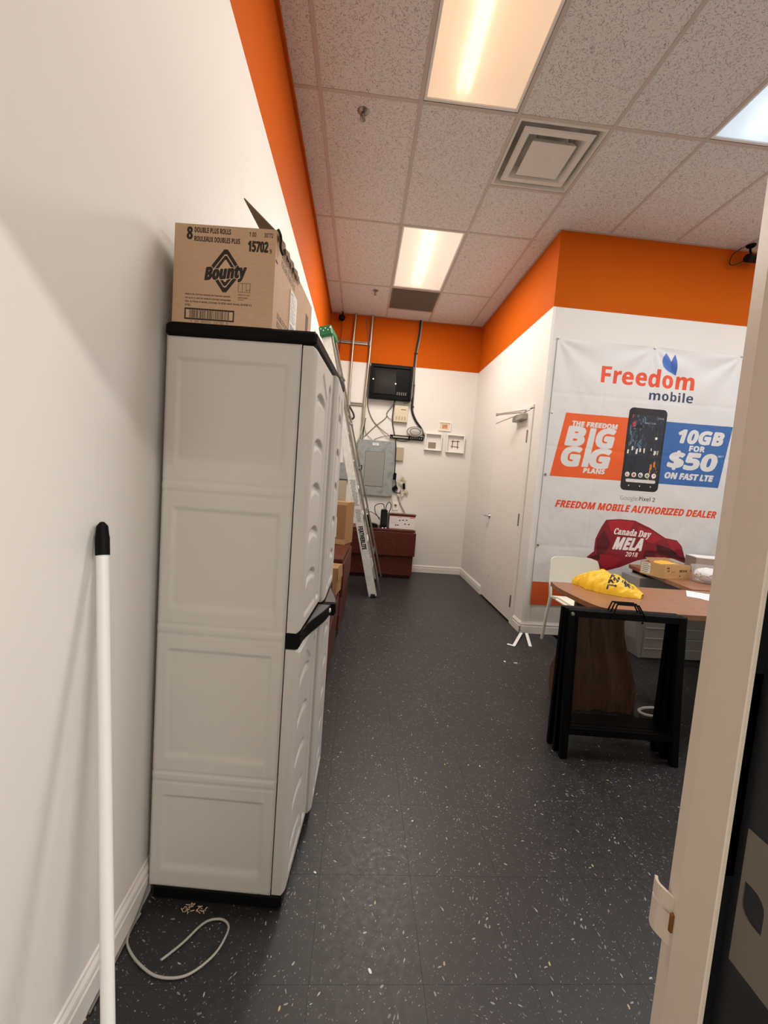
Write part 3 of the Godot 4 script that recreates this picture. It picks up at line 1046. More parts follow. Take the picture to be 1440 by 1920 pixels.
		for i in range(3, n - 1):
			var u0 := float(i) / n
			var u1 := float(i + 1) / n
			face(st, [Vector3(0.040, 0.8735, -s * w * u0), Vector3(bow.call(u0) - 0.003, 0.8735, -s * w * u0), Vector3(bow.call(u1) - 0.003, 0.8735, -s * w * u1), Vector3(0.040, 0.8735, -s * w * u1)], Vector3.UP)
		part(hd, "grip", st.commit(), M.handle_grey, Vector3.ZERO, "grey grip surface")
		if s > 0:
			part(hd, "lock", lathe([[0.0, 0.006], [0.007, 0.005], [0.009, 0.0]], Transform3D(Basis(Vector3.FORWARD, PI / 2.0), Vector3(0.080, 0.856, -s * (w - 0.02))), 16), M.white_plastic, Vector3.ZERO, "white lock button")

func door_leaf(y0: float, y1: float, s: float, upper: bool) -> ArrayMesh:
	var w := 0.3085
	var th := 0.040
	var st := begin()
	var first := 1.655 if upper else 0.80
	var f := func(u: float, v: float) -> Vector3:
		var a := u * w
		var y := lerpf(y0, y1, v)
		var dep := 0.0
		# main louvred field
		var top := y1 - 0.045 - 0.05 * absf(a - 0.12) / 0.07
		var bot := y0 + 0.035
		var fa := smoothstep(0.036, 0.042, a) * (1.0 - smoothstep(0.202, 0.208, a))
		var fy := smoothstep(bot, bot + 0.01, y) * (1.0 - smoothstep(top - 0.004, top + 0.004, y))
		dep -= 0.004 * fa * fy
		# scalloped louvres: each is hollowed under an arched lip and slopes back out to the next
		var arch := 0.026 * (1.0 - pow((a - 0.122) / 0.085, 2.0))
		var q := (first - 0.100 + arch - y) / 0.135
		var fr: float = q - floorf(q)
		var lipw := clampf(1.0 - pow((a - 0.122) / 0.080, 4.0), 0.0, 1.0)
		if q > 0.0: dep -= 0.012 * fa * fy * lipw * smoothstep(0.0, 0.05, fr) * (1.0 - smoothstep(0.05, 0.26, fr))
		# narrow channel beside the meeting edge
		var ga := smoothstep(0.222, 0.230, a) * (1.0 - smoothstep(0.262, 0.270, a))
		var gtop := y1 - 0.05 - 0.9 * absf(a - 0.246)
		dep -= 0.009 * ga * smoothstep(bot, bot + 0.008, y) * (1.0 - smoothstep(gtop - 0.003, gtop + 0.003, y))
		var edge := minf(minf(a, w - a), minf(y - y0, y1 - y))
		dep -= 0.012 * pow(1.0 - clampf(edge / 0.014, 0.0, 1.0), 2.0)
		return Vector3(th + dep, y, -s * a)
	add_sheet(st, 66, 190, f, Vector3.RIGHT)
	var t := th - 0.012
	face(st, [Vector3(0, y0, 0), Vector3(t, y0, 0), Vector3(t, y1, 0), Vector3(0, y1, 0)], Vector3(0, 0, s))
	face(st, [Vector3(0, y0, -s * w), Vector3(t, y0, -s * w), Vector3(t, y1, -s * w), Vector3(0, y1, -s * w)], Vector3(0, 0, -s))
	face(st, [Vector3(0, y0, 0), Vector3(t, y0, 0), Vector3(t, y0, -s * w), Vector3(0, y0, -s * w)], Vector3.DOWN)
	face(st, [Vector3(0, y1, 0), Vector3(t, y1, 0), Vector3(t, y1, -s * w), Vector3(0, y1, -s * w)], Vector3.UP)
	face(st, [Vector3(0, y0, 0), Vector3(0, y1, 0), Vector3(0, y1, -s * w), Vector3(0, y0, -s * w)], Vector3.LEFT)
	return st.commit()

# ---------------------------------------------------------------- paper towel carton on the cabinet
func board(n: String, parent: Node3D, w: float, h: float, img: Image, at: Vector3, basis_: Basis, label := "") -> MeshInstance3D:
	# a printed board 3 mm thick, print on the side its local z points to, origin at its lower left corner
	var m := StandardMaterial3D.new()
	m.resource_name = n + "_print"
	m.albedo_texture = tex(img)
	m.roughness = 0.8
	var st := begin()
	var t := 0.003
	face(st, [Vector3(0, 0, 0), Vector3(w, 0, 0), Vector3(w, h, 0), Vector3(0, h, 0)], Vector3.BACK, [Vector2(0, 1), Vector2(1, 1), Vector2(1, 0), Vector2(0, 0)])
	face(st, [Vector3(0, 0, -t), Vector3(w, 0, -t), Vector3(w, h, -t), Vector3(0, h, -t)], Vector3.FORWARD, [Vector2(0, 0), Vector2(0.01, 0), Vector2(0.01, 0.01), Vector2(0, 0.01)])
	for e in [[Vector3(0, 0, 0), Vector3(w, 0, 0), Vector3.DOWN], [Vector3(0, h, 0), Vector3(w, h, 0), Vector3.UP], [Vector3(0, 0, 0), Vector3(0, h, 0), Vector3.LEFT], [Vector3(w, 0, 0), Vector3(w, h, 0), Vector3.RIGHT]]:
		var a: Vector3 = e[0]
		var b: Vector3 = e[1]
		face(st, [a, b, b - Vector3(0, 0, t), a - Vector3(0, 0, t)], e[2], [Vector2.ZERO, Vector2(0.01, 0), Vector2(0.01, 0.01), Vector2(0, 0.01)])
	var o := part(parent, n, st.commit(), m, at, label)
	o.basis = basis_
	return o

func card_image(w: int, h: int, a: Color, b: Color, seed_: int) -> Image:
	var f := FastNoiseLite.new()
	f.seed = seed_
	f.frequency = 0.02
	f.fractal_octaves = 4
	var img := Image.create(w, h, false, Image.FORMAT_RGB8)
	for y in h:
		for x in w:
			var k := 0.5 + 0.5 * f.get_noise_2d(x * 0.5, y * 2.0)
			img.set_pixel(x, y, a.lerp(b, k))
	return img

func build_paper_towel_carton():
	var o := thing("paper_towel_carton", "open brown cardboard carton with dark printing on top of the grey storage cabinet", "carton", Vector3(0.033, 1.7275, -1.203), deg_to_rad(-4.0))
	var w := 0.276
	var h := 0.258
	var dp := 0.50
	var c0 := srgb(194, 160, 129)
	var c1 := srgb(205, 172, 141)
	var ink := srgb(44, 36, 30)
	var img := card_image(1024, 957, c0, c1, 61)
	# frames of the print in pixels of a 1024 x 957 face
	text(img, "8", Rect2(124, 30, 56, 116), ink, bold, 0.0, 3.0)
	text(img, "DOUBLE PLUS ROLLS", Rect2(200, 28, 364, 50), ink, bold, 0.0, 1.0)
	text(img, "ROULEAUX DOUBLES PLUS", Rect2(200, 112, 460, 50), ink, bold, 0.0, 1.0)
	text(img, "1 00", Rect2(750, 38, 70, 44), ink, bold)
	text(img, "30772", Rect2(900, 38, 90, 44), ink, bold)
	text(img, "15702", Rect2(744, 124, 200, 100), ink, bold, 0.0, 4.0)
	text(img, "9", Rect2(962, 190, 22, 42), ink, bold)
	# lozenge
	var cx := 524.0
	var cy := 430.0
	var loz := func(r: float, ry: float, cut: float) -> Array:
		return [Vector2(cx - cut, cy - ry), Vector2(cx + cut, cy - ry), Vector2(cx + r, cy - cut), Vector2(cx + r, cy + cut), Vector2(cx + cut, cy + ry), Vector2(cx - cut, cy + ry), Vector2(cx - r, cy + cut), Vector2(cx - r, cy - cut)]
	fill_poly(img, loz.call(160.0, 208.0, 18.0), ink)
	fill_poly(img, loz.call(122.0, 160.0, 12.0), c1)
	fill_poly(img, loz.call(112.0, 146.0, 10.0), ink)
	fill_poly(img, loz.call(80.0, 108.0, 6.0), c1)
	text(img, "Bounty", Rect2(326, 372, 404, 150), c1, bold, 0.12, 14.0, func(u, v): return Vector2(326 + u * 404 + 20 * (0.5 - v), 410 + v * 158 - 52 * u))
	text(img, "Bounty", Rect2(326, 372, 404, 150), ink, bold, 0.12, 7.0, func(u, v): return Vector2(326 + u * 404 + 20 * (0.5 - v), 410 + v * 158 - 52 * u))
	# small diagram
	stroke(img, [Vector2(664, 538), Vector2(784, 538), Vector2(784, 624), Vector2(664, 624), Vector2(664, 538)], 4, ink)
	stroke(img, [Vector2(704, 538), Vector2(704, 624)], 4, ink)
	stroke(img, [Vector2(744, 538), Vector2(744, 610), Vector2(784, 596)], 4, ink)
	text(img, "adjust to any", Rect2(664, 644, 120, 18), ink)
	text(img, "size towel", Rect2(664, 670, 100, 18), ink)
	text(img, "you need", Rect2(664, 694, 58, 14), ink)
	text(img, "Made in the USA from domestic and imported materials.", Rect2(130, 668, 458, 22), ink, plain_font, 0.0, 0.7)
	text(img, "Fait aux E.-U. avec des matieres nationales et importees.", Rect2(130, 704, 466, 22), ink, plain_font, 0.0, 0.7)
	text(img, "Distr. by Procter & Gamble, Cincinnati, OH 45202 and/et Toronto, ON M5W 1C5", Rect2(130, 738, 676, 24), ink, plain_font, 0.0, 0.7)
	text(img, "© P&G", Rect2(130, 774, 52, 20), ink, plain_font, 0.0, 0.7)
	# barcode
	fill_poly(img, [Vector2(126, 812), Vector2(634, 812), Vector2(634, 926), Vector2(126, 926)], ink)
	fill_poly(img, [Vector2(140, 828), Vector2(620, 828), Vector2(620, 910), Vector2(140, 910)], c1)
	var x := 176.0
	while x < 580.0:
		var bw := float(rng.randi_range(2, 9))
		img.fill_rect(Rect2i(int(x), 830, int(bw), 78), ink)
		x += bw + rng.randi_range(3, 10)
	text(img, "1  00  30772  15702  9", Rect2(192, 932, 380, 20), srgb(120, 84, 62), plain_font, 0.0, 0.6)
	board("front_panel", o, w, h, img, Vector3(0, 0, 0.0), Basis(), "printed front face")
	# right side: bands of print, label
	var sd := card_image(1024, 528, c0, c1, 62)
	text(sd, "ROULEAUX DOUBLES PLUS", Rect2(80, 452, 380, 36), ink, bold)
	text(sd, "DOUBLE PLUS ROLLS", Rect2(80, 408, 330, 34), ink, bold)
	text(sd, "DOUBLE PLUS ROLLS", Rect2(120, 44, 300, 40), ink, bold)
	text(sd, "ROULEAUX DOUBLES PLUS", Rect2(120, 92, 330, 40), ink, bold)
	sd.fill_rect(Rect2i(0, 150, 40, 14), ink)
	sd.fill_rect(Rect2i(820, 120, 90, 130), srgb(110, 92, 74))
	text(sd, "15702", Rect2(850, 300, 120, 90), ink, bold)
	var rs := board("side_panel", o, dp, h, sd, Vector3(w, 0, -0.0032), Basis(Vector3.UP, PI / 2.0), "printed side face")
	var lb := Image.create(256, 384, false, Image.FORMAT_RGB8)
	lb.fill(srgb(238, 236, 230))
	text(lb, "SHIP TO", Rect2(20, 20, 90, 22), ink)
	for k in 9: text(lb, ["ORDER 4471", "TORONTO ON", "QTY 8 ROLLS", "DEPT 12", "MADE IN USA", "LOT 30772", "PALLET 3", "ZONE B", "CARE"][k], Rect2(20, 56 + k * 24, 120 + (k * 37) % 90, 14), ink, plain_font)
	for k in 30: lb.fill_rect(Rect2i(20 + k * 7, 290, 2 + (k * 5) % 4, 70), ink)
	board("shipping_label", rs, 0.085, 0.135, lb, Vector3(0.165, 0.045, 0.0032), Basis(), "white shipping label")
	# hidden sides and floor
	part(o, "left_panel", span(Vector3(-0.0005, 0, -dp), Vector3(0.003, h, -0.0032)), M.cardboard)
	part(o, "back_panel", span(Vector3(0.0032, 0, -dp), Vector3(w - 0.0032, h, -dp + 0.003)), M.cardboard)
	part(o, "bottom_panel", span(Vector3(0.0032, 0, -dp + 0.0032), Vector3(w - 0.0032, 0.003, -0.0032)), M.cardboard)
	# the flap on the right stands up and leans in
	var hinge := Vector3(w, h, -0.012)
	var fl := Vector3(-0.098, 0.086, 0.0)
	var st := begin()
	var nrm := fl.cross(Vector3.FORWARD).normalized()
	add_prism(st, [Vector2(0, 0), Vector2(0.130, 0.004), Vector2(0.130, 0.46), Vector2(0, 0.472)], 0.003, Transform3D(Basis(fl.normalized(), Vector3.FORWARD, nrm), hinge))
	part(o, "flap", st.commit(), M.carton_inside, Vector3.ZERO, "raised top flap")
	# the torn dark tape along the hinge
	st = begin()
	var wob := func(u: float, v: float) -> Vector3:
		return Vector3(w + 0.003 + 0.002 * sin(u * 31.0) + 0.003 * v, h + 0.003 - v * (0.022 + 0.006 * sin(u * 47.0) + 0.003 * sin(u * 131.0)), -0.004 - u * 0.26)
	add_sheet(st, 40, 5, wob, Vector3.RIGHT)
	part(o, "torn_tape", st.commit(), M.carton_inside, Vector3.ZERO, "torn packing tape")
	st = begin()
	add_tube(st, smooth([Vector3(w + 0.002, h + 0.004, -0.004), Vector3(w + 0.009, h - 0.012, -0.010), Vector3(w + 0.006, h - 0.034, -0.022), Vector3(w + 0.012, h - 0.050, -0.030)], 5), 0.0035, 6)
	part(o, "tape_curl", st.commit(), M.black_rubber, Vector3.ZERO, "dark curled tape end")

# ---------------------------------------------------------------- banner
func build_banner():
	var x0 := 2.245
	var x1 := 4.060
	var y0 := 0.280
	var y1 := 2.722
	var W := 1448
	var Hh := 1948
	var sx := W / (x1 - x0)
	var sy := Hh / (y1 - y0)
	var P := func(x: float, y: float) -> Vector2: return Vector2((x - x0) * sx, (y1 - y) * sy)
	var R := func(xa: float, ya: float, xb: float, yb: float) -> Rect2: return Rect2((xa - x0) * sx, (y1 - ya) * sy, (xb - xa) * sx, (ya - yb) * sy)
	var white := srgb(217, 216, 214)
	var orange := srgb(228, 92, 28)
	var red := srgb(222, 74, 34)
	var blue := srgb(52, 100, 164)
	var navy := srgb(42, 54, 82)
	var img := Image.create(W, Hh, false, Image.FORMAT_RGB8)
	img.fill(white)
	# leaf
	fill_poly(img, [P.call(3.265, 2.682), P.call(3.243, 2.64), P.call(3.240, 2.60), P.call(3.258, 2.555), P.call(3.295, 2.528), P.call(3.386, 2.489), P.call(3.372, 2.57), P.call(3.345, 2.64), P.call(3.319, 2.605), P.call(3.29, 2.65)], srgb(70, 112, 190))
	fill_poly(img, [P.call(3.357, 2.678), P.call(3.376, 2.62), P.call(3.386, 2.55), P.call(3.386, 2.489), P.call(3.33, 2.54), P.call(3.316, 2.60), P.call(3.335, 2.645)], srgb(52, 90, 170))
	text(img, "Freedom", R.call(2.684, 2.525, 3.566, 2.366), red, bold, 0.0, 2.0)
	text(img, "mobile", R.call(3.156, 2.338, 3.575, 2.250), navy, bold)
	# left and right offers
	fill_poly(img, [P.call(2.394, 2.069), P.call(2.303, 1.489), P.call(3.01, 1.494), P.call(3.01, 2.070)], orange)
	fill_poly(img, [P.call(3.33, 2.066), P.call(4.000, 2.070), P.call(3.935, 1.496), P.call(3.33, 1.494)], blue)
	text(img, "THE FREEDOM", R.call(2.463, 2.000, 2.889, 1.958), white, bold, 0.12, 2.0)
	text(img, "B", R.call(2.432, 1.945, 2.590, 1.785), white, bold, 0.16, 9.0)
	text(img, "G", R.call(2.712, 1.948, 2.866, 1.785), white, bold, 0.16, 9.0)
	text(img, "G", R.call(2.402, 1.764, 2.566, 1.598), white, bold, 0.16, 9.0)
	text(img, "G", R.call(2.672, 1.764, 2.846, 1.598), white, bold, 0.16, 9.0)
	fill_poly(img, [P.call(2.640, 1.95), P.call(2.698, 1.95), P.call(2.655, 1.594), P.call(2.592, 1.594)], white)
	text(img, "PLANS", R.call(2.619, 1.584, 2.818, 1.542), white, bold, 0.12, 2.0)
	text(img, "10GB", R.call(3.482, 2.006, 3.921, 1.888), white, bold, 0.2, 6.0)
	text(img, "FOR", R.call(3.605, 1.866, 3.753, 1.817), white, bold, 0.1, 2.0)
	text(img, "$50", R.call(3.424, 1.806, 3.884, 1.640), white, bold, 0.2, 7.0)
	text(img, "/MO.*", R.call(3.890, 1.800, 3.945, 1.780), white, bold, 0.1)
	text(img, "ON FAST LTE", R.call(3.400, 1.606, 3.870, 1.552), white, bold, 0.2, 3.0)
	# phone
	var rr := func(xa: float, ya: float, xb: float, yb: float, r: float, c: Color):
		var a: Vector2 = P.call(xa, ya)
		var b: Vector2 = P.call(xb, yb)
		var pts := []
		for q in [[b.x - r, a.y + r, -PI / 2.0], [b.x - r, b.y - r, 0.0], [a.x + r, b.y - r, PI / 2.0], [a.x + r, a.y + r, PI]]:
			for k in 7: pts.append(Vector2(q[0], q[1]) + Vector2.from_angle(q[2] + PI / 2.0 * k / 6.0) * r)
		fill_poly(img, pts, c)
	rr.call(2.984, 2.168, 3.348, 1.412, 34.0, srgb(26, 24, 26))
	# screen: a plain wet street at night
	rr.call(3.010, 2.108, 3.330, 1.485, 4.0, srgb(36, 40, 50))
	var q0: Vector2 = P.call(3.010, 2.108)
	var q1: Vector2 = P.call(3.330, 1.485)
	for k in 260:
		var a := rng.randf()
		var b := rng.randf()
		var p := Vector2(lerpf(q0.x, q1.x, a), lerpf(q0.y, q1.y, b))
		var c := srgb(60, 78, 100).lerp(srgb(20, 22, 28), rng.randf())
		if a < 0.42 and b < 0.55: c = srgb(96, 124, 150).lerp(srgb(52, 72, 92), rng.randf())
		if b > 0.46 and b < 0.52 and rng.randf() < 0.6: c = srgb(232, 226, 210)
		if b > 0.52: c = c.lerp(srgb(16, 18, 24), 0.5)
		if b > 0.55 and a > 0.7 and rng.randf() < 0.35: c = srgb(210, 130, 50)
		if a < 0.12 and b < 0.14: c = srgb(190, 52, 56)
		var wd := rng.randf_range(4, 14)
		var ht := rng.randf_range(6, 46)
		img.fill_rect(Rect2i(int(clampf(p.x, q0.x, q1.x - wd)), int(clampf(p.y, q0.y, q1.y - ht)), int(wd), int(ht)), c)
	fill_poly(img, [P.call(3.045, 1.985), P.call(3.075, 2.02), P.call(3.115, 2.02), P.call(3.14, 1.985)], srgb(18, 20, 24))
	stroke(img, [P.call(3.095, 2.0), P.call(3.10, 1.86)], 10, srgb(18, 20, 26))
	fill_disc(img, P.call(3.275, 1.905), 10, 10, srgb(238, 232, 214))
	text(img, "Wed 12:40", R.call(3.15, 2.045, 3.25, 2.030), srgb(200, 200, 205), plain_font)
	text(img, "LTE 80", R.call(3.27, 2.092, 3.32, 2.080), srgb(220, 220, 220), plain_font)
	var ic := [srgb(226, 226, 224), srgb(70, 150, 96), srgb(236, 234, 232), srgb(220, 120, 56), srgb(214, 66, 56)]
	for k in 5:
		var c: Vector2 = P.call(3.038 + 0.0635 * k, 1.560)
		fill_disc(img, c, 18, 18, srgb(236, 234, 230))
		fill_disc(img, c + Vector2(0, 1), 11, 11, ic[(k + 3) % 5] if k != 2 else srgb(40, 40, 42))
		fill_disc(img, c + Vector2(3, -2), 6, 6, ic[k])
	rr.call(3.030, 1.520, 3.315, 1.490, 11.0, srgb(214, 212, 208))
	for k in 3: fill_disc(img, P.call(3.065 + k * 0.105, 1.458), 5, 5, srgb(226, 224, 222))
	text(img, "Google", R.call(2.998, 1.360, 3.165, 1.308), srgb(140, 136, 134), plain_font)
	text(img, "Pixel 2", R.call(3.180, 1.362, 3.334, 1.322), srgb(96, 92, 92), bold)
	text(img, "FREEDOM MOBILE AUTHORIZED DEALER", R.call(2.393, 1.274, 3.955, 1.210), red, bold, 0.24, 2.0)
	# red cloth picture
	var cloth := [P.call(2.886, 1.123), P.call(3.017, 1.139), P.call(3.166, 1.135), P.call(3.324, 1.074), P.call(3.485, 0.991), P.call(3.600, 0.976), P.call(3.66, 0.92), P.call(3.70, 0.82), P.call(3.745, 0.752), P.call(3.586, 0.800), P.call(3.434, 0.805), P.call(3.244, 0.764), P.call(3.074, 0.687), P.call(2.929, 0.640), P.call(2.884, 0.653), P.call(2.85, 0.73), P.call(2.738, 0.760), P.call(2.804, 0.822), P.call(2.805, 0.938), P.call(2.850, 1.056)]
	fill_poly(img, cloth, srgb(132, 20, 34))
	var folds := [
		[[2.90, 1.11], [3.02, 1.13], [3.16, 1.12], [3.12, 1.03], [2.95, 1.02], srgb(172, 28, 46)],
		[[3.20, 1.09], [3.33, 1.05], [3.46, 0.985], [3.36, 0.93], [3.22, 0.98], srgb(164, 26, 44)],
		[[2.82, 0.93], [2.88, 1.03], [2.96, 0.90], [2.90, 0.78], [2.83, 0.80], srgb(92, 12, 24)],
		[[3.50, 0.98], [3.60, 0.965], [3.66, 0.90], [3.56, 0.87], srgb(158, 26, 42)],
		[[3.40, 0.93], [3.56, 0.89], [3.70, 0.79], [3.58, 0.81], [3.42, 0.83], srgb(70, 12, 22)],
		[[2.80, 0.79], [2.95, 0.80], [3.10, 0.76], [3.02, 0.70], [2.92, 0.66], srgb(150, 24, 38)],
		[[2.75, 0.758], [2.86, 0.80], [2.87, 0.74], srgb(66, 10, 20)],
		[[3.30, 0.86], [3.42, 0.86], [3.40, 0.81], [3.28, 0.79], srgb(84, 12, 24)],
		[[3.62, 0.83], [3.70, 0.81], [3.74, 0.758], srgb(52, 10, 18)]]
	for f in folds:
		var pts := []
		for k in f.size() - 1: pts.append(P.call(f[k][0], f[k][1]))
		fill_poly(img, pts, f[f.size() - 1])
	text(img, "Canada Day", Rect2(), srgb(238, 232, 228), serif, 0.0, 1.5, func(u, v): return P.call(2.978 + 0.355 * u + 0.02 * (0.5 - v), 1.056 - 0.078 * v - 0.012 * u))
	text(img, "MELA", Rect2(), srgb(240, 234, 230), bold, 0.0, 4.0, func(u, v): return P.call(3.000 + 0.275 * u + 0.035 * (0.5 - v), 0.968 - 0.112 * v))
	text(img, "2018", R.call(3.114, 0.836, 3.232, 0.792), srgb(238, 232, 228), bold, 0.2)
	text(img, "WOODBINE", R.call(3.052, 0.612, 3.42, 0.566), srgb(46, 44, 52), bold)
	# foot strip
	fill_poly(img, [P.call(2.24, 0.500), P.call(4.10, 0.500), P.call(4.10, 0.270), P.call(2.24, 0.270)], srgb(208, 88, 36))
	var m := StandardMaterial3D.new()
	m.resource_name = "banner_vinyl"
	m.albedo_texture = tex(img)
	m.roughness = 0.5
	var pins := [Vector2(2.252, 2.712), Vector2(3.153, 2.712), Vector2(3.99, 2.712)]
	var nz := FastNoiseLite.new()
	nz.seed = 9
	nz.frequency = 1.4
	var fold := func(u: float, v: float) -> Vector3:
		var x := lerpf(x0, x1, u)
		var y := lerpf(y1, y0, v)
		var z := 0.010
		for p in pins:
			var dx: float = x - p.x
			var dy: float = p.y - y
			var r := sqrt(dx * dx + dy * dy)
			var a := atan2(dy, dx)
			z += 0.0045 * sin(a * 9.0 + p.x * 3.0) * smoothstep(0.0, 0.15, r) * (1.0 - smoothstep(0.25, 0.95, r))
		y -= 0.010 * sin(PI * fmod(u * 2.0, 1.0)) * (1.0 - smoothstep(0.0, 0.2, v))
		z += 0.006 * nz.get_noise_2d(x * 1.2 + y * 0.9, y * 0.7 - x * 0.8) * smoothstep(0.0, 0.1, v)
		z += 0.004 * nz.get_noise_2d(x * 3.1 - y * 2.2, y * 2.0 + x) * smoothstep(0.35, 0.6, v)
		# packing creases
		for cy in [0.845, 1.76, 2.24]: z -= 0.0028 * (1.0 - smoothstep(0.0, 0.016, absf(y - cy)))
		for cx in [2.72, 3.20, 3.66]: z -= 0.0022 * (1.0 - smoothstep(0.0, 0.016, absf(x - cx)))
		return Vector3(x, y, -ZB + maxf(z, 0.002))
	var o := thing("banner", "large white vinyl advertising banner with orange and blue offers pinned to the wall", "banner", Vector3((x0 + x1) / 2.0, y0, -ZB))
	var st := begin()
	add_sheet(st, 130, 170, fold, Vector3.BACK)
	part(o, "printed_sheet", st.commit(), m, -o.position)
	for p in [[2.252, 2.712], [3.153, 2.708], [3.99, 2.712], [2.262, 2.058], [2.262, 1.50], [2.262, 0.845]]:
		part(o, "push_pin", lathe([[0.0, 0.012], [0.006, 0.011], [0.010, 0.006], [0.010, 0.0]], Transform3D(Basis(Vector3.RIGHT, PI / 2.0), Vector3(p[0], p[1], -ZB + 0.012)), 14), M.white_plastic if p[1] > 1.9 else M.grey_plastic, -o.position)
	# frayed thread at the lower left corner
	part(o, "loose_thread", tube(smooth([Vector3(2.262, 0.285, -ZB + 0.006), Vector3(2.256, 0.24, -ZB + 0.010), Vector3(2.264, 0.20, -ZB + 0.008), Vector3(2.256, 0.15, -ZB + 0.012)], 5), 0.0016, 6), M.debris, -o.position)

# ---------------------------------------------------------------- desks
func flat_prism(poly: Array, y: float, thick: float) -> ArrayMesh:
	# poly in (x, z); the top lies at y + thick
	var p := []
	for q in poly: p.append(Vector2(q.x, -q.y))
	return prism(p, thick, Transform3D(Basis(Vector3.RIGHT, Vector3(0, 0, -1), Vector3.UP), Vector3(0, y, 0)))

func build_desks():
	var o := thing("desk", "brown laminate desk with rounded end and fluted brown pedestal leg, behind the black sign stands", "desk", Vector3(2.5, 0, -2.35))
	var at := -o.position
	var edge := smooth([Vector3(1.907, 0, -2.665), Vector3(1.880, 0, -2.50), Vector3(1.886, 0, -2.36), Vector3(1.898, 0, -2.22), Vector3(1.930, 0, -2.115), Vector3(2.02, 0, -2.068), Vector3(2.16, 0, -2.060)], 4)
	var poly := []
	for p in edge: poly.append(Vector2(p.x, p.z))
	poly.append_array([Vector2(3.55, -2.060), Vector2(3.55, -2.69), Vector2(2.90, -2.655)])
	var top := part(o, "desk_top", flat_prism(poly, 0.712, 0.028), M.desk_wood, at)
	# leg: a bowed fluted board on a flared foot
	var st := begin()
	var leg := func(u: float, v: float) -> Vector3:
		var y := 0.705 * v
		var xl := 1.945 - 0.022 * smoothstep(0.6, 0.9, v) * 0.5 + 0.0 * v
		xl = lerpf(1.960, 1.925, smoothstep(0.0, 0.85, v))
		var xr := lerpf(2.365, 2.235, smoothstep(0.12, 0.85, v))
		var x := lerpf(xl, xr, u)
		return Vector3(x, y, -2.36 - 0.04 * sin(u * PI) + 0.012 * cos(u * TAU * 3.0))
	add_sheet(st, 60, 30, leg, Vector3.BACK)
	var legb := func(u: float, v: float) -> Vector3:
		return leg.call(u, v) - Vector3(0, 0, 0.03)
	add_sheet(st, 60, 30, legb, Vector3.FORWARD)
	for s in [0.0, 1.0]:
		var e := func(u: float, v: float) -> Vector3: return leg.call(s, v) - Vector3(0, 0, 0.03 * u)
		add_sheet(st, 1, 30, e, Vector3(s * 2.0 - 1.0, 0, 0))
	part(o, "pedestal_leg", st.commit(), M.panel_wood, at)
	st = begin()
	add_prism(st, [Vector2(2.40, 0.0), Vector2(2.60, 0.0), Vector2(2.625, 0.07), Vector2(2.625, 0.17), Vector2(2.555, 0.30), Vector2(2.40, 0.36)], 0.024, Transform3D(Basis(Vector3(0, 0, -1), Vector3.UP, Vector3.RIGHT), Vector3(1.945, 0, 0)))
	part(o, "flared_foot", st.commit(), M.panel_wood, at)
	part(o, "back_foot", span(Vector3(2.35, 0.36, -2.78), Vector3(2.50, 0.70, -2.75), 0.004), M.panel_wood, at)

	var p2 := thing("return_desk", "second brown laminate desk set crosswise behind the first, against the banner", "desk", Vector3(3.35, 0, -3.15))
	at = -p2.position
	part(p2, "desk_top", flat_prism([Vector2(3.065, -3.55), Vector2(2.945, -2.692), Vector2(3.56, -2.692), Vector2(3.90, -2.70), Vector2(3.90, -3.60), Vector2(3.09, -3.60)], 0.708, 0.030), M.desk_wood, at)
	part(p2, "end_panel", span(Vector3(3.86, 0.0, -3.58), Vector3(3.885, 0.706, -2.75), 0.002), M.mahogany, at)
	part(p2, "back_panel", span(Vector3(3.10, 0.30, -3.56), Vector3(3.86, 0.706, -3.54), 0.002), M.mahogany, at)
	part(p2, "cable_clip", span(Vector3(3.06, 0.672, -3.37), Vector3(3.085, 0.707, -3.34), 0.003), M.black_plastic, at)

	var pd := thing("drawer_pedestal", "grey metal drawer pedestal under the crosswise desk, behind the sign stands", "drawers", Vector3(3.35, 0, -3.36))
	at = -pd.position
	st = begin()
	add_prism(st, [Vector2(3.035, 0.0), Vector2(3.63, 0.0), Vector2(3.63, 0.68), Vector2(2.965, 0.68), Vector2(2.970, 0.35), Vector2(2.995, 0.15)], 0.24, Transform3D(Basis(), Vector3(0, 0, -3.50)))
	part(pd, "body", st.commit(), M.pedestal_grey, at)
	for k in 3:
		var y := 0.088 + 0.0885 * k
		var dr := part(pd, "drawer", span(Vector3(3.055, y - 0.080, -3.258), Vector3(3.60, y + 0.004, -3.246), 0.002), M.pedestal_grey, at)
		part(dr, "drawer_edge", span(Vector3(3.060, y + 0.0005, -3.246), Vector3(3.60, y + 0.007, -3.236), 0.001), M.pedestal_line)
	part(pd, "lock", lathe([[0.0, 0.004], [0.008, 0.003], [0.010, 0.0]], Transform3D(Basis(Vector3.RIGHT, PI / 2.0), Vector3(3.035, 0.30, -3.26)), 14), M.black_plastic, at)

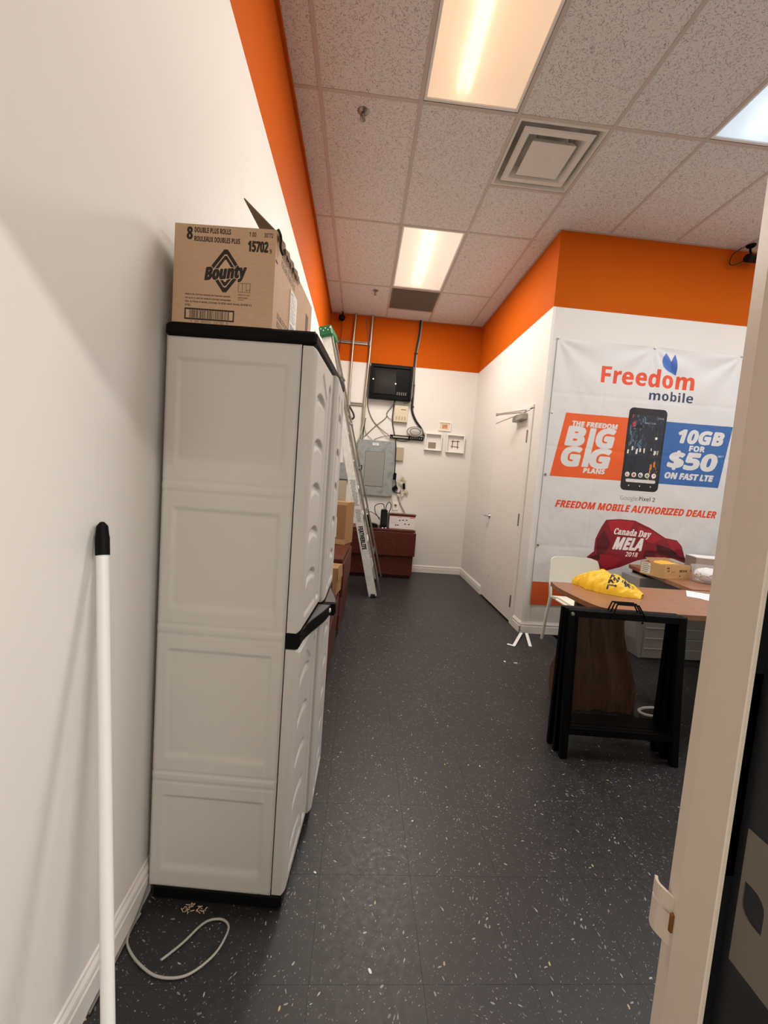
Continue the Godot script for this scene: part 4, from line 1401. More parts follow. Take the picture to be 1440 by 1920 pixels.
# ---------------------------------------------------------------- black folding sign stands
func build_sign_stands():
	var labels := ["front black folding sign stand of three, nearest the doorway", "middle black folding sign stand, nested between the other two", "rear black folding sign stand of three, leaning on the desk edge"]
	for k in 3:
		var o := thing("sign_stand", labels[k], "sign stand", Vector3(1.985, 0, -1.915 - 0.060 * k), -0.065, "black folding sign stands")
		var lean := 0.105 - 0.052 * k
		var hgt := 0.752
		for f in 2:
			var zz := -0.024 * f
			var a := Basis(Vector3.RIGHT, -(lean - 0.022 * f))
			var xo := 0.012 * f - 0.004 * k
			var fr := part(o, "front_frame" if f == 0 else "rear_frame", null, M.black_satin, Vector3(xo, 0, zz))
			var st := begin()
			var hw := 0.300
			for s in [-1.0, 1.0]:
				add_box(st, Vector3(0.036, hgt, 0.024), Transform3D(a, a * Vector3(s * (hw - 0.018), hgt / 2.0, 0)), 0.002)
			add_box(st, Vector3(2.0 * hw - 0.072, 0.034, 0.024), Transform3D(a, a * Vector3(0, hgt - 0.017, 0)), 0.002)
			add_box(st, Vector3(2.0 * hw - 0.072, 0.030, 0.024), Transform3D(a, a * Vector3(0, 0.138, 0)), 0.002)
			# the channel lips that hold the board
			for s in [-1.0, 1.0]:
				add_box(st, Vector3(0.004, hgt - 0.20, 0.030), Transform3D(a, a * Vector3(s * (hw - 0.038), hgt / 2.0 + 0.06, 0.0)))
			add_box(st, Vector3(2.0 * hw - 0.08, 0.004, 0.030), Transform3D(a, a * Vector3(0, 0.155, 0.0)))
			fr.mesh = st.commit()
			if f == 0:
				var hh := begin()
				add_tube(hh, [a * Vector3(-0.085, hgt - 0.03, 0.014), a * Vector3(-0.055, hgt + 0.045, 0.010), a * Vector3(0.055, hgt + 0.045, 0.010), a * Vector3(0.10, hgt - 0.03, 0.014)], 0.0045, 8)
				part(o, "carry_handle", hh.commit(), M.black_satin, Vector3(0.0, 0, zz), "thin wire carry handle")
				for s in [-1.0]:
					part(o, "hinge", lathe([[0.0, 0.008], [0.008, 0.007], [0.010, 0.0]], Transform3D(Basis(Vector3.RIGHT, PI / 2.0), a * Vector3(s * (hw - 0.018), hgt - 0.02, 0.012)), 12), M.steel if k == 0 else M.black_satin, Vector3(0, 0, zz))
			else:
				part(o, "stay_bracket", box(Vector3(0.02, 0.05, 0.01), 0.002, a * Vector3(0.20, 0.095, 0)), M.black_satin, Vector3(xo, 0, zz))

# ---------------------------------------------------------------- chair
func build_chair():
	var o := thing("chair", "white metal chair with rounded backrest between the banner and the desk", "chair", Vector3(2.51, 0, -3.30))
	var at := -o.position
	var legs := {"l": 2.318, "r": 2.712}
	for k in ["l", "r"]:
		var x: float = legs[k]
		part(o, "rear_leg", tube(smooth([Vector3(x + 0.02, 0.0, -3.585), Vector3(x + 0.004, 0.24, -3.515), Vector3(x, 0.42, -3.470), Vector3(x - 0.012, 0.55, -3.472), Vector3(x - 0.016, 0.68, -3.485)], 5), 0.0135, 12), M.chair_white, at)
		part(o, "front_leg", tube(smooth([Vector3(x + (0.0), 0.0, -3.06), Vector3(x, 0.30, -3.075), Vector3(x + 0.01, 0.435, -3.10)], 5), 0.0135, 12), M.chair_white, at)
	# seat: a thin rounded slab
	var st := begin()
	var rr := []
	for q in [[2.70, -3.09, 0.0], [2.70, -3.40, PI / 2.0], [2.33, -3.40, PI], [2.33, -3.09, PI * 1.5]]:
		for k in 6:
			var a: float = q[2] + PI / 2.0 * k / 5.0
			rr.append(Vector2(q[0] + 0.035 * cos(a), q[1] - 0.035 * sin(a)))
	part(o, "seat", flat_prism(rr, 0.435, 0.018), M.chair_white, at)
	# backrest: curved rounded plate
	var bk := func(u: float, v: float) -> Vector3:
		var y := lerpf(0.505, 0.782, v)
		var hw := 0.218
		var r := 0.055
		var ye := minf(y - 0.505, 0.782 - y)
		var cut := 0.0
		if ye < r: cut = r - sqrt(maxf(r * r - (r - ye) * (r - ye), 0.0))
		var k := lerpf(-1.0, 1.0, u)
		var x := k * (hw - cut)
		return Vector3(2.503 + x, y, -3.448 - 0.045 * (1.0 - pow(x / hw, 2.0)) - 0.06 * (y - 0.5))
	st = begin()
	add_sheet(st, 24, 24, bk, Vector3.BACK)
	add_sheet(st, 24, 24, func(u, v): return bk.call(u, v) + Vector3(0, 0, -0.012), Vector3.FORWARD)
	for s in [0.0, 1.0]:
		add_sheet(st, 1, 24, func(u, v): return bk.call(s, v) + Vector3(0, 0, -0.012 * u), Vector3(s * 2.0 - 1.0, 0, 0))
		add_sheet(st, 24, 1, func(u, v): return bk.call(u, s) + Vector3(0, 0, -0.012 * v), Vector3(0, s * 2.0 - 1.0, 0))
	part(o, "backrest", st.commit(), M.chair_white, at)
	st = begin()
	add_tube(st, [Vector3(2.318, 0.428, -3.43), Vector3(2.712, 0.428, -3.43)], 0.010, 10)
	add_tube(st, [Vector3(2.325, 0.428, -3.10), Vector3(2.325, 0.428, -3.46)], 0.010, 10)
	add_tube(st, [Vector3(2.705, 0.428, -3.10), Vector3(2.705, 0.428, -3.46)], 0.010, 10)
	part(o, "seat_frame", st.commit(), M.chair_white, at)

# ---------------------------------------------------------------- things on the desks
func build_desk_items():
	var dy := 0.7402
	# yellow bag: a crumpled cushion of thin plastic
	var im := Image.create(512, 256, false, Image.FORMAT_RGB8)
	im.fill(srgb(246, 196, 30))
	var ink := srgb(26, 22, 18)
	text(im, "CELL", Rect2(), ink, bold, 0.0, 1.0, func(u, v): return Vector2(352 - 62 * v, 138 + 108 * u))
	# a small dark emblem beside the word
	fill_poly(im, [Vector2(384, 122), Vector2(406, 134), Vector2(432, 126), Vector2(422, 152), Vector2(436, 182), Vector2(414, 176), Vector2(404, 202), Vector2(392, 180), Vector2(376, 186), Vector2(384, 156)], ink)
	fill_poly(im, [Vector2(372, 140), Vector2(380, 142), Vector2(376, 190), Vector2(368, 186)], ink)
	text(im, "MAX", Rect2(), ink, serif, 0.0, 0.0, func(u, v): return Vector2(454 - 12 * v, 134 + 60 * u))
	var bm := StandardMaterial3D.new()
	bm.resource_name = "yellow_plastic"
	bm.albedo_texture = tex(im)
	bm.roughness = 0.38
	bm.backlight_enabled = true
	bm.backlight = Color(0.25, 0.17, 0.02)
	var nz := FastNoiseLite.new()
	nz.seed = 13
	nz.frequency = 1.0
	nz.fractal_octaves = 3
	# axis runs from the tied tip to the mouth
	var a0 := Vector3(2.055, dy, -2.66)
	var a1 := Vector3(2.345, dy, -2.375)
	var ax := (a1 - a0)
	var sd := Vector3.UP.cross(ax.normalized()) * -1.0
	var bag := func(u: float, v: float) -> Vector3:
		# u along, v round from one edge over the top to the other
		var wdt := 0.120 * pow(sin(PI * clampf(u * 0.86 + 0.06, 0.0, 1.0)), 0.6) * (0.25 + 0.75 * smoothstep(0.0, 0.35, u)) + 0.004
		var hgt := 0.125 * pow(sin(PI * clampf(u * 0.90 + 0.05, 0.0, 1.0)), 0.9) * (1.0 - 0.25 * u)
		var t := lerpf(-1.0, 1.0, v)
		var p := a0 + ax * u + sd * t * wdt
		var k := hgt * pow(1.0 - t * t, 0.62)
		k *= 1.0 + 0.26 * nz.get_noise_2d(u * 9.0 + 2.0 * t, t * 2.2 + 5.0 * u)
		k += 0.012 * absf(nz.get_noise_2d(u * 20.0 - t * 6.0, t * 9.0)) * (1.0 - absf(t))
		p += sd * 0.02 * nz.get_noise_2d(u * 7.0, 3.0)
		return p + Vector3(0, maxf(k, 0.001), 0)
	var st := begin()
	add_sheet(st, 70, 40, bag, Vector3.UP)
	add_sheet(st, 70, 2, func(u, v):
		var p: Vector3 = bag.call(u, 0.0).lerp(bag.call(u, 1.0), v)
		p.y = dy + 0.0005
		return p, Vector3.DOWN)
	solo("plastic_bag", st.commit(), bm, "crumpled yellow plastic bag with black lettering lying on the brown desk", "bag")

	# flat carton on the second desk
	var o := thing("parcel_carton", "low tan cardboard parcel with a white label, on the crosswise desk before the banner", "carton", Vector3(2.968, 0.7385, -3.012), deg_to_rad(14.4))
	var fi := card_image(512, 192, srgb(196, 156, 102), srgb(208, 168, 114), 71)
	for q in [[66, 44], [92, 44], [92, 82]]: fill_disc(fi, Vector2(q[0], q[1]), 12, 12, ink)
	stroke(fi, [Vector2(56, 70), Vector2(56, 94), Vector2(76, 94)], 4, ink)
	text(fi, "FRAGILE", Rect2(150, 92, 70, 18), ink, plain_font)
	text(fi, "↑↑ ☂ ▢", Rect2(300, 66, 150, 34), srgb(110, 84, 56), plain_font)
	text(fi, "THIS SIDE UP", Rect2(130, 132, 120, 12), srgb(170, 60, 40), plain_font)
	fill_poly(fi, [Vector2(300, 164), Vector2(330, 164), Vector2(315, 140)], ink)
	board("front_panel", o, 0.28, 0.105, fi, Vector3(0, 0, 0), Basis(), "printed long face")
	var si := card_image(384, 192, srgb(196, 156, 102), srgb(206, 166, 112), 72)
	si.fill_rect(Rect2i(18, 20, 150, 150), srgb(232, 228, 220))
	for k in 5: si.fill_rect(Rect2i(28, 34 + 28 * k, 100 + (k * 31) % 40, 9), srgb(70, 70, 70))
	board("end_panel", o, 0.20, 0.105, si, Vector3(-0.0002, 0, -0.2035), Basis(Vector3.UP, -PI / 2.0), "short face with a white label")
	part(o, "core", span(Vector3(0.003, 0, -0.203), Vector3(0.28, 0.103, -0.0035)), M.cardboard_tan)
	st = begin()
	add_sheet(st, 14, 10, func(u, v): return Vector3(0.03 + 0.20 * u, 0.1035 + 0.016 * sin(PI * u) * sin(PI * v) + 0.004 * nz.get_noise_2d(u * 20.0, v * 20.0), -0.05 - 0.13 * v), Vector3.UP)
	part(o, "yellow_wrap", st.commit(), M.yellow_paper, Vector3.ZERO, "yellow wrapping in the open top")
	st = begin()
	add_prism(st, [Vector2(0, 0), Vector2(0.26, 0), Vector2(0.25, 0.07), Vector2(0.02, 0.07)], 0.002, Transform3D(Basis(Vector3.RIGHT, Vector3(0, 0.35, -0.94), Vector3(0, 0.94, 0.35)), Vector3(0.01, 0.104, -0.13)))
	part(o, "lid_flap", st.commit(), M.cardboard_tan)

	o = thing("grey_carton", "grey box with a pale top beside the banner, at the desk's right end", "box", Vector3(3.70, 0.7385, -3.45), deg_to_rad(-14.0))
	part(o, "body", box(Vector3(0.26, 0.125, 0.18), 0.002, Vector3(0, 0.0625, 0)), M.grey_box)
	part(o, "lid", box(Vector3(0.262, 0.010, 0.182), 0.002, Vector3(0, 0.130, 0)), M.paper_white)

	# clear tub with crumpled wrap in it
	o = thing("plastic_tub", "clear plastic tub filled with crumpled white wrap, beside the tan parcel", "tub", Vector3(3.285, 0.7385, -2.965))
	var glass := mat("clear_plastic", Color(0.93, 0.94, 0.95, 0.22), 0.12)
	glass.transparency = BaseMaterial3D.TRANSPARENCY_ALPHA
	st = begin()
	add_lathe(st, [[0.0, 0.002], [0.085, 0.002], [0.092, 0.008], [0.110, 0.118], [0.114, 0.120], [0.114, 0.124]], Transform3D(), 32)
	part(o, "tub", st.commit(), glass)
	st = begin()
	add_sheet(st, 40, 20, func(u, v):
		var a: float = TAU * u
		var r: float = 0.088 * sin(PI * v) * (1.0 + 0.12 * nz.get_noise_2d(cos(a) * 3.0 + v * 9.0, sin(a) * 3.0))
		return Vector3(cos(a) * r, 0.060 - 0.052 * cos(PI * v) + 0.006 * nz.get_noise_2d(u * 30.0, v * 20.0), sin(a) * r), Vector3.UP)
	part(o, "crumpled_wrap", st.commit(), M.paper_white)

	# papers
	var ptex := Image.create(256, 330, false, Image.FORMAT_RGB8)
	ptex.fill(srgb(240, 240, 238))
	for k in 16: text(ptex, ["Item  Qty  Price  Total", "2x cover  9.99", "Screen repair", "SIM card", "Sub total  HST"][k % 5], Rect2(22, 26 + k * 18, 90 + (k * 53) % 110, 9), srgb(120, 120, 126), plain_font)
	var pm := StandardMaterial3D.new()
	pm.resource_name = "printed_paper"
	pm.albedo_texture = tex(ptex)
	pm.roughness = 0.85
	for q in [[2.895, -2.475, 0.9, 0.0, "upper printed sheet of paper on the desk corner"], [2.90, -2.40, 0.42, 0.0012, "lower printed sheet of paper lying toward the front of the desk"]]:
		st = begin()
		add_sheet(st, 6, 8, func(u, v): return Vector3((u - 0.5) * 0.216, 0.0004 + 0.0006 * sin(u * 3.0) * sin(v * 4.0), (v - 0.5) * 0.279), Vector3.UP)
		add_sheet(st, 6, 8, func(u, v): return Vector3((u - 0.5) * 0.216, 0.0001, (v - 0.5) * 0.279), Vector3.DOWN)
		solo("paper_sheet", st.commit(), pm, q[4], "paper", Vector3(q[0], dy + q[3], q[1]), q[2], "papers on the desk")
	solo("charging_cable", tube(smooth([Vector3(3.30, dy + 0.006, -2.60), Vector3(3.12, dy + 0.008, -2.58), Vector3(3.00, dy + 0.007, -2.57), Vector3(2.955, dy + 0.006, -2.52), Vector3(3.00, dy + 0.006, -2.46), Vector3(3.16, dy + 0.006, -2.42), Vector3(3.32, dy + 0.006, -2.44)], 6), 0.005, 8), M.black_cable, "loop of black cable on the papers at the desk's right end", "cable")

	# white oval dish on the floor
	o = thing("oval_dish", "white-rimmed oval dish on the floor behind the sign stands", "dish", Vector3(2.44, 0.0, -2.275), 0.12)
	part(o, "dish_body", lathe([[0.0, 0.003], [0.038, 0.003], [0.044, 0.012], [0.049, 0.070]], Transform3D(), 40, 2.1), M.handle_grey)
	part(o, "rim", lathe([[0.044, 0.068], [0.050, 0.068], [0.053, 0.078], [0.045, 0.079], [0.044, 0.068]], Transform3D(), 40, 2.1), M.white_plastic)
	part(o, "foot_ring", lathe([[0.038, 0.0], [0.050, 0.0], [0.050, 0.010], [0.043, 0.012]], Transform3D(), 40, 2.1), M.white_plastic)

# ---------------------------------------------------------------- mahogany files along the left wall
func lateral_file(n: String, label: String, at: Vector3, turn: float, wd: float, dp: float, hgt: float, open: Array) -> Node3D:
	# fronts face local +x; origin under the middle
	var o := thing(n, label, "filing cabinet", at, turn)
	part(o, "body", span(Vector3(-dp / 2.0, 0.045, -wd / 2.0), Vector3(dp / 2.0 - 0.02, hgt - 0.03, wd / 2.0), 0.002), M.mahogany)
	part(o, "plinth", span(Vector3(-dp / 2.0 + 0.02, 0.0, -wd / 2.0 + 0.01), Vector3(dp / 2.0 - 0.06, 0.045, wd / 2.0 - 0.01)), M.mahogany)
	part(o, "top", span(Vector3(-dp / 2.0, hgt - 0.032, -wd / 2.0 - 0.006), Vector3(dp / 2.0 + 0.004, hgt, wd / 2.0 + 0.006), 0.004), M.mahogany)
	var n2 := open.size()
	var fh := (hgt - 0.032 - 0.05) / n2
	for k in n2:
		var y0 := 0.048 + fh * k
		var x: float = dp / 2.0 - 0.018 + open[k]
		var dr := part(o, "drawer", span(Vector3(x, y0 + 0.002, -wd / 2.0 + 0.002), Vector3(x + 0.020, y0 + fh - 0.004, wd / 2.0 - 0.002), 0.003), M.mahogany)
		if open[k] > 0.01:
			part(dr, "drawer_side", span(Vector3(dp / 2.0 - 0.12, y0 + 0.03, wd / 2.0 - 0.05), Vector3(x, y0 + fh - 0.05, wd / 2.0 - 0.035)), M.handle_grey)
	return o

func build_left_files():
	lateral_file("lateral_file", "low mahogany filing cabinet standing behind the grey storage cabinet", Vector3(0.235, 0, -2.62), deg_to_rad(-1.2), 1.24, 0.43, 0.455, [0.004, 0.012])
	lateral_file("lateral_file", "mahogany filing cabinet along the left wall under the tall carton, near the ladder", Vector3(0.268, 0, -3.852), deg_to_rad(-2.7), 0.93, 0.46, 0.66, [0.004, 0.018])
	# carton on the low file
	var o := thing("small_carton", "small open tan carton on the low mahogany filing cabinet", "carton", Vector3(0.372, 0.4555, -3.13), deg_to_rad(-9.0))
	var st := begin()
	for q in [[Vector3(0.003, 0.2, 0.18), Vector3(-0.10, 0.1, 0)], [Vector3(0.003, 0.2, 0.18), Vector3(0.10, 0.1, 0)], [Vector3(0.197, 0.2, 0.003), Vector3(0, 0.1, 0.09)], [Vector3(0.197, 0.2, 0.003), Vector3(0, 0.1, -0.09)], [Vector3(0.197, 0.003, 0.177), Vector3(0, 0.0015, 0)]]:
		add_box(st, q[0], Transform3D(Basis(), q[1]))
	part(o, "box_body", st.commit(), M.cardboard_tan)
	st = begin()
	add_box(st, Vector3(0.197, 0.003, 0.088), Transform3D(Basis(Vector3.RIGHT, 0.06), Vector3(0, 0.203, 0.047)))
	add_box(st, Vector3(0.197, 0.003, 0.088), Transform3D(Basis(Vector3.RIGHT, -0.06), Vector3(0, 0.203, -0.047)))
	part(o, "top_flap", st.commit(), M.cardboard_tan)
	st = begin()
	add_box(st, Vector3(0.003, 0.095, 0.17), Transform3D(Basis(Vector3.BACK, 0.05), Vector3(0.105, 0.156, 0)))
	part(o, "side_flap", st.commit(), M.cardboard_tan)
	# tall carton on the second file
	o = thing("tall_carton", "taped brown cardboard carton on the mahogany filing cabinet, left of the ladder", "carton", Vector3(0.465, 0.6605, -4.10), deg_to_rad(-20.0))
	part(o, "box_body", span(Vector3(-0.33, 0.0, -0.215), Vector3(0.0, 0.425, 0.0), 0.004), M.cardboard_tan)
	part(o, "tape_strip", span(Vector3(-0.33, 0.395, -0.001), Vector3(0.0012, 0.4262, 0.0012)), M.tape, Vector3.ZERO, "clear brown tape along the top edge")
	part(o, "tape_strip", span(Vector3(-0.33, 0.0, -0.001), Vector3(0.0012, 0.05, 0.0012)), M.tape, Vector3.ZERO, "clear brown tape along the bottom edge")
	part(o, "tape_strip", span(Vector3(-0.33, 0.4245, -0.145), Vector3(0.0, 0.4262, -0.075)), M.tape, Vector3.ZERO, "tape across the top")
	part(o, "label", span(Vector3(-0.20, 0.07, 0.0), Vector3(-0.095, 0.27, 0.001)), M.paper_white, Vector3.ZERO, "torn white label")
	part(o, "label_tear", span(Vector3(-0.135, 0.255, 0.0), Vector3(-0.10, 0.275, 0.0014)), M.cardboard_tan)

# ---------------------------------------------------------------- ladder
func build_ladder():
	var a := Vector3(0.770, 0.0, -4.60)
	var b := Vector3(0.068, 2.80, -4.44)
	var o := thing("step_ladder", "folded aluminium step ladder with green top leaning on the left wall", "ladder", a)
	var u := (b - a).normalized()
	var w := Vector3(0.10, 0, -0.99)
	w = (w - u * w.dot(u)).normalized()
	var d := u.cross(w) * -1.0      # towards the room
	if d.x < 0.0: d = -d
	var L := (b - a).length()
	# printed near rail
	var img := Image.create(64, 2048, false, Image.FORMAT_RGB8)
	var nz := FastNoiseLite.new()
	nz.seed = 3
	nz.frequency = 0.05
	for y in 2048:
		for x in 64:
			var k := 0.94 + 0.06 * nz.get_noise_2d(x * 0.6, y * 0.35) + 0.05 * nz.get_noise_2d(x * 4.0, y * 2.0)
			img.set_pixel(x, y, Color(k, k * 0.995, k * 0.97))
	var ink := srgb(30, 32, 30)
	var yy := func(h: float) -> float: return (1.0 - h / 2.80) * 2048.0
	var ya: float = yy.call(0.79)
	var yb: float = yy.call(0.535)
	text(img, "FEATHERLITE", Rect2(), ink, bold, 0.0, 1.5, func(p, q): return Vector2(50 - 36 * q, ya + (yb - ya) * p))
	for blk in [[1.30, 1.02, 60], [0.98, 0.84, 90]]:
		var y0: float = yy.call(blk[0])
		var y1: float = yy.call(blk[1])
		var k := 0
		var y := y0
		while y < y1:
			img.fill_rect(Rect2i(10 + (k * 7) % 9, int(y), 30 + (k * 13) % 14, 3), srgb(blk[2] + 40, blk[2] + 42, blk[2] + 40))
			y += 7
			k += 1
	img.fill_rect(Rect2i(4, int(yy.call(2.42)), 40, 60), srgb(226, 200, 130))
	var rm := StandardMaterial3D.new()
	rm.resource_name = "printed_aluminium"
	rm.albedo_texture = tex(img)
	rm.roughness = 0.42
	rm.metallic = 0.0
	var web := 0.088
	for s in 2:
		var st := begin()
		var p0: Vector3 = w * (0.56 * s)
		var p1: Vector3 = u * L + w * (0.06 + 0.30 * s)
		var ua := (p1 - p0).normalized()
		var n := d.cross(ua).normalized()
		if n.z < 0.0: n = -n
		if s == 1: n = -n
		# web as a uv-mapped slab, flanges behind it
		var e := [p0, p0 + d * web, p1 + d * web, p1]
		face(st, [e[0] + n * 0.002, e[1] + n * 0.002, e[2] + n * 0.002, e[3] + n * 0.002], n, [Vector2(0, 1), Vector2(1, 1), Vector2(1, 0), Vector2(0, 0)])
		face(st, [e[0], e[1], e[2], e[3]], -n, [Vector2(0, 1), Vector2(1, 1), Vector2(1, 0), Vector2(0, 0)])
		face(st, [e[0], e[0] + n * 0.002, e[3] + n * 0.002, e[3]], -d, [Vector2(0, 1), Vector2(0.02, 1), Vector2(0.02, 0), Vector2(0, 0)])
		face(st, [e[1], e[1] + n * 0.002, e[2] + n * 0.002, e[2]], d, [Vector2(0, 1), Vector2(0.02, 1), Vector2(0.02, 0), Vector2(0, 0)])
		part(o, "front_rail", st.commit(), rm if s == 0 else M.aluminium)
		st = begin()
		for f in [0.0, web]:
			add_bar(st, p0 + d * f - n * 0.014, p1 + d * f - n * 0.014, 0.030, 0.003, d)
		part(o, "rail_flange", st.commit(), M.aluminium)
		st = begin()
		add_bar(st, p0 + d * (web + 0.040) - n * 0.018 + u * 0.05, p1 + d * (web + 0.012) - n * 0.018, 0.040, 0.018, d, 0.002)
		part(o, "rear_rail", st.commit(), M.steel)
		part(o, "rubber_foot", box(Vector3(0.05, 0.03, 0.09), 0.003, p0 + d * web / 2.0 - n * 0.012 + Vector3(0, 0.012, 0)), M.black_rubber)
	for k in 8:
		var t := (0.30 + 0.31 * k) / L
		var p0: Vector3 = u * L * t + w * (0.06 * t)
		var p1: Vector3 = u * L * t + w * (0.56 - 0.20 * t)
		part(o, "step", bar(p0 + d * web / 2.0, p1 + d * web / 2.0, web * 0.95, 0.022, u, 0.002), M.aluminium)
	for k in 5:
		var t := (0.45 + 0.5 * k) / L
		part(o, "rear_brace", bar(u * L * t + w * 0.04 + d * (web + 0.03), u * L * t + w * (0.54 - 0.20 * t) + d * (web + 0.03), 0.02, 0.02, u), M.steel)
	# green top cap with white moulded dots
	var up := Basis(d, u, d.cross(u).normalized())
	var c := u * (L + 0.02) + w * 0.21 + d * 0.05
	var top := part(o, "top_cap", box(Vector3(0.135, 0.10, 0.42), 0.012), M.green_plastic, c, "green plastic top cap")
	top.basis = up
	var zside := 0.211 if up.z.z > 0.0 else -0.211
	for k in 5:
		part(top, "moulded_dot", lathe([[0.0, 0.003], [0.006, 0.002], [0.007, 0.0]], Transform3D(Basis(Vector3.RIGHT, PI / 2.0 * signf(zside)), Vector3(-0.045 + 0.024 * k, 0.022 - 0.02 * (k % 2), zside)), 10), M.white_plastic)

# ---------------------------------------------------------------- credenza at the back
func build_back_credenza():
	var o := thing("credenza", "mahogany two-drawer credenza against the back wall, right of the ladder", "filing cabinet", Vector3(0.915, 0, -5.80))
	var at := -o.position
	part(o, "body", span(Vector3(0.46, 0.045, -6.035), Vector3(1.374, 0.625, -5.585), 0.002), M.mahogany, at)
	part(o, "plinth", span(Vector3(0.48, 0.0, -6.02), Vector3(1.36, 0.045, -5.63)), M.mahogany, at)
	part(o, "top", span(Vector3(0.455, 0.640, -6.04), Vector3(1.384, 0.672, -5.585), 0.003), M.mahogany, at)
	part(o, "lower_drawer", span(Vector3(0.462, 0.048, -5.586), Vector3(1.372, 0.318, -5.566), 0.003), M.mahogany, at)
	var dr := part(o, "upper_drawer", span(Vector3(0.455, 0.322, -5.545), Vector3(1.388, 0.642, -5.525), 0.003), M.mahogany, at, "upper drawer front pulled slightly out")
	part(dr, "drawer_side", span(Vector3(1.34, 0.35, -5.58), Vector3(1.355, 0.60, -5.546)), M.handle_grey)
	# white product box with a dark lid
	var ph := Image.create(512, 288, false, Image.FORMAT_RGB8)
	ph.fill(srgb(226, 218, 216))
	ph.fill_rect(Rect2i(0, 0, 512, 34), srgb(120, 40, 40))
	ph.fill_rect(Rect2i(0, 34, 512, 10), srgb(224, 150, 150))
	ph.fill_rect(Rect2i(400, 52, 90, 12), srgb(180, 40, 44))
	text(ph, "DESK SET", Rect2(160, 54, 70, 12), srgb(180, 60, 60))
	for k in 6: text(ph, ["Contents of this box", "Plug in and press start", "Keep dry and level", "See the guide inside", "One year of cover", "Made in China"][k], Rect2(24, 80 + 15 * k, 110 + (k * 29) % 40, 8), srgb(120, 110, 112), plain_font)
	ph.fill_rect(Rect2i(20, 180, 180, 3), srgb(150, 140, 140))
	for q in [[200, 120], [266, 112], [336, 108], [312, 186], [386, 190], [126, 218], [170, 218]]:
		fill_poly(ph, [Vector2(q[0] - 22, q[1] + 4), Vector2(q[0] - 4, q[1] - 12), Vector2(q[0] + 24, q[1] - 8), Vector2(q[0] + 10, q[1] + 12)], srgb(50, 46, 48))
	var b := thing("product_box", "open white and red product box on the mahogany credenza", "box", Vector3(1.025, 0.6725, -5.72), deg_to_rad(-2.0))
	board("printed_front", b, 0.362, 0.200, ph, Vector3(0, 0, 0), Basis(), "front face with small dark pictures")
	part(b, "box_body", span(Vector3(0, 0, -0.22), Vector3(0.362, 0.196, -0.0035)), M.paper_white)
	part(b, "open_lid", span(Vector3(-0.006, 0.197, -0.20), Vector3(0.375, 0.203, 0.012)), M.mahogany, Vector3.ZERO, "dark red lid")
	part(b, "side_sleeve", span(Vector3(-0.028, 0.0, -0.20), Vector3(-0.0005, 0.19, -0.02)), M.handle_grey)
	# modem
	var md := thing("modem", "upright black modem on the mahogany credenza, left of the white box", "modem", Vector3(0.945, 0.6725, -5.75))
	part(md, "case", box(Vector3(0.088, 0.245, 0.14), 0.010, Vector3(0, 0.130, 0)), M.black_plastic)
	part(md, "stand", box(Vector3(0.10, 0.012, 0.15), 0.004, Vector3(0, 0.006, 0)), M.black_plastic)
	var st := begin()
	for k in 6: add_box(st, Vector3(0.002, 0.19, 0.006), Transform3D(Basis(), Vector3(-0.030 + 0.012 * k, 0.135, 0.0705)))
	part(md, "vent_ribs", st.commit(), M.handle_grey)
	var zc := -5.80
	var cord := func(owner: Node3D, pts: Array, r: float):
		var p := []
		for q in pts: p.append(Vector3(q[0], q[1], q[2] if q.size() > 2 else zc) - owner.position)
		part(owner, "cord", tube(smooth(p, 6), r, 8), M.black_cable)
	cord.call(md, [[0.945, 0.90], [0.935, 0.985], [0.88, 1.00], [0.815, 0.965], [0.82, 0.88], [0.865, 0.81], [0.895, 0.77]], 0.0055)
	cord.call(md, [[0.965, 0.91], [0.975, 0.985], [1.01, 1.03], [1.04, 0.98], [1.02, 0.90], [1.005, 0.85, -5.85]], 0.006)
	for q in [[0.930, -5.615, "small white crumb on the credenza edge, left one of two before the modem"], [0.975, -5.64, "small white crumb on the credenza edge, right one of two before the modem"]]:
		solo("paper_scrap", lathe([[0.0, 0.016], [0.008, 0.013], [0.012, 0.006], [0.008, 0.0]], Transform3D(), 8), M.paper_white, q[2], "scrap", Vector3(q[0], 0.6722, q[1]), 0.0, "white crumbs on the credenza")
	# cordless phone in its base
	var pn := thing("desk_phone", "black cordless phone in its cradle at the left end of the credenza", "phone", Vector3(0.79, 0.6725, -5.73))
	part(pn, "cradle", prism([Vector2(-0.07, 0), Vector2(0.075, 0), Vector2(0.07, 0.04), Vector2(0.0, 0.055), Vector2(-0.065, 0.025)], 0.13, Transform3D(Basis(), Vector3(0, 0, -0.065))), M.black_plastic)
	st = begin()
	add_box(st, Vector3(0.05, 0.15, 0.028), Transform3D(Basis(Vector3.BACK, 0.25), Vector3(-0.05, 0.095, 0.0)), 0.010)
	part(pn, "handset", st.commit(), M.black_satin)
	st = begin()
	for i in 3:
		for j in 4: add_box(st, Vector3(0.012, 0.006, 0.014), Transform3D(Basis(Vector3.BACK, -0.2), Vector3(0.02 + 0.018 * i, 0.053 - 0.004 * i, -0.04 + 0.025 * j)), 0.001)
	part(pn, "keypad", st.commit(), M.handle_grey)
	cord.call(pn, [[0.62, 0.685], [0.645, 0.78], [0.69, 0.855], [0.76, 0.875], [0.83, 0.84], [0.895, 0.79]], 0.004)
	cord.call(pn, [[0.60, 0.682, -5.70], [0.66, 0.70, -5.70], [0.70, 0.685, -5.70], [0.72, 0.682, -5.74]], 0.008)

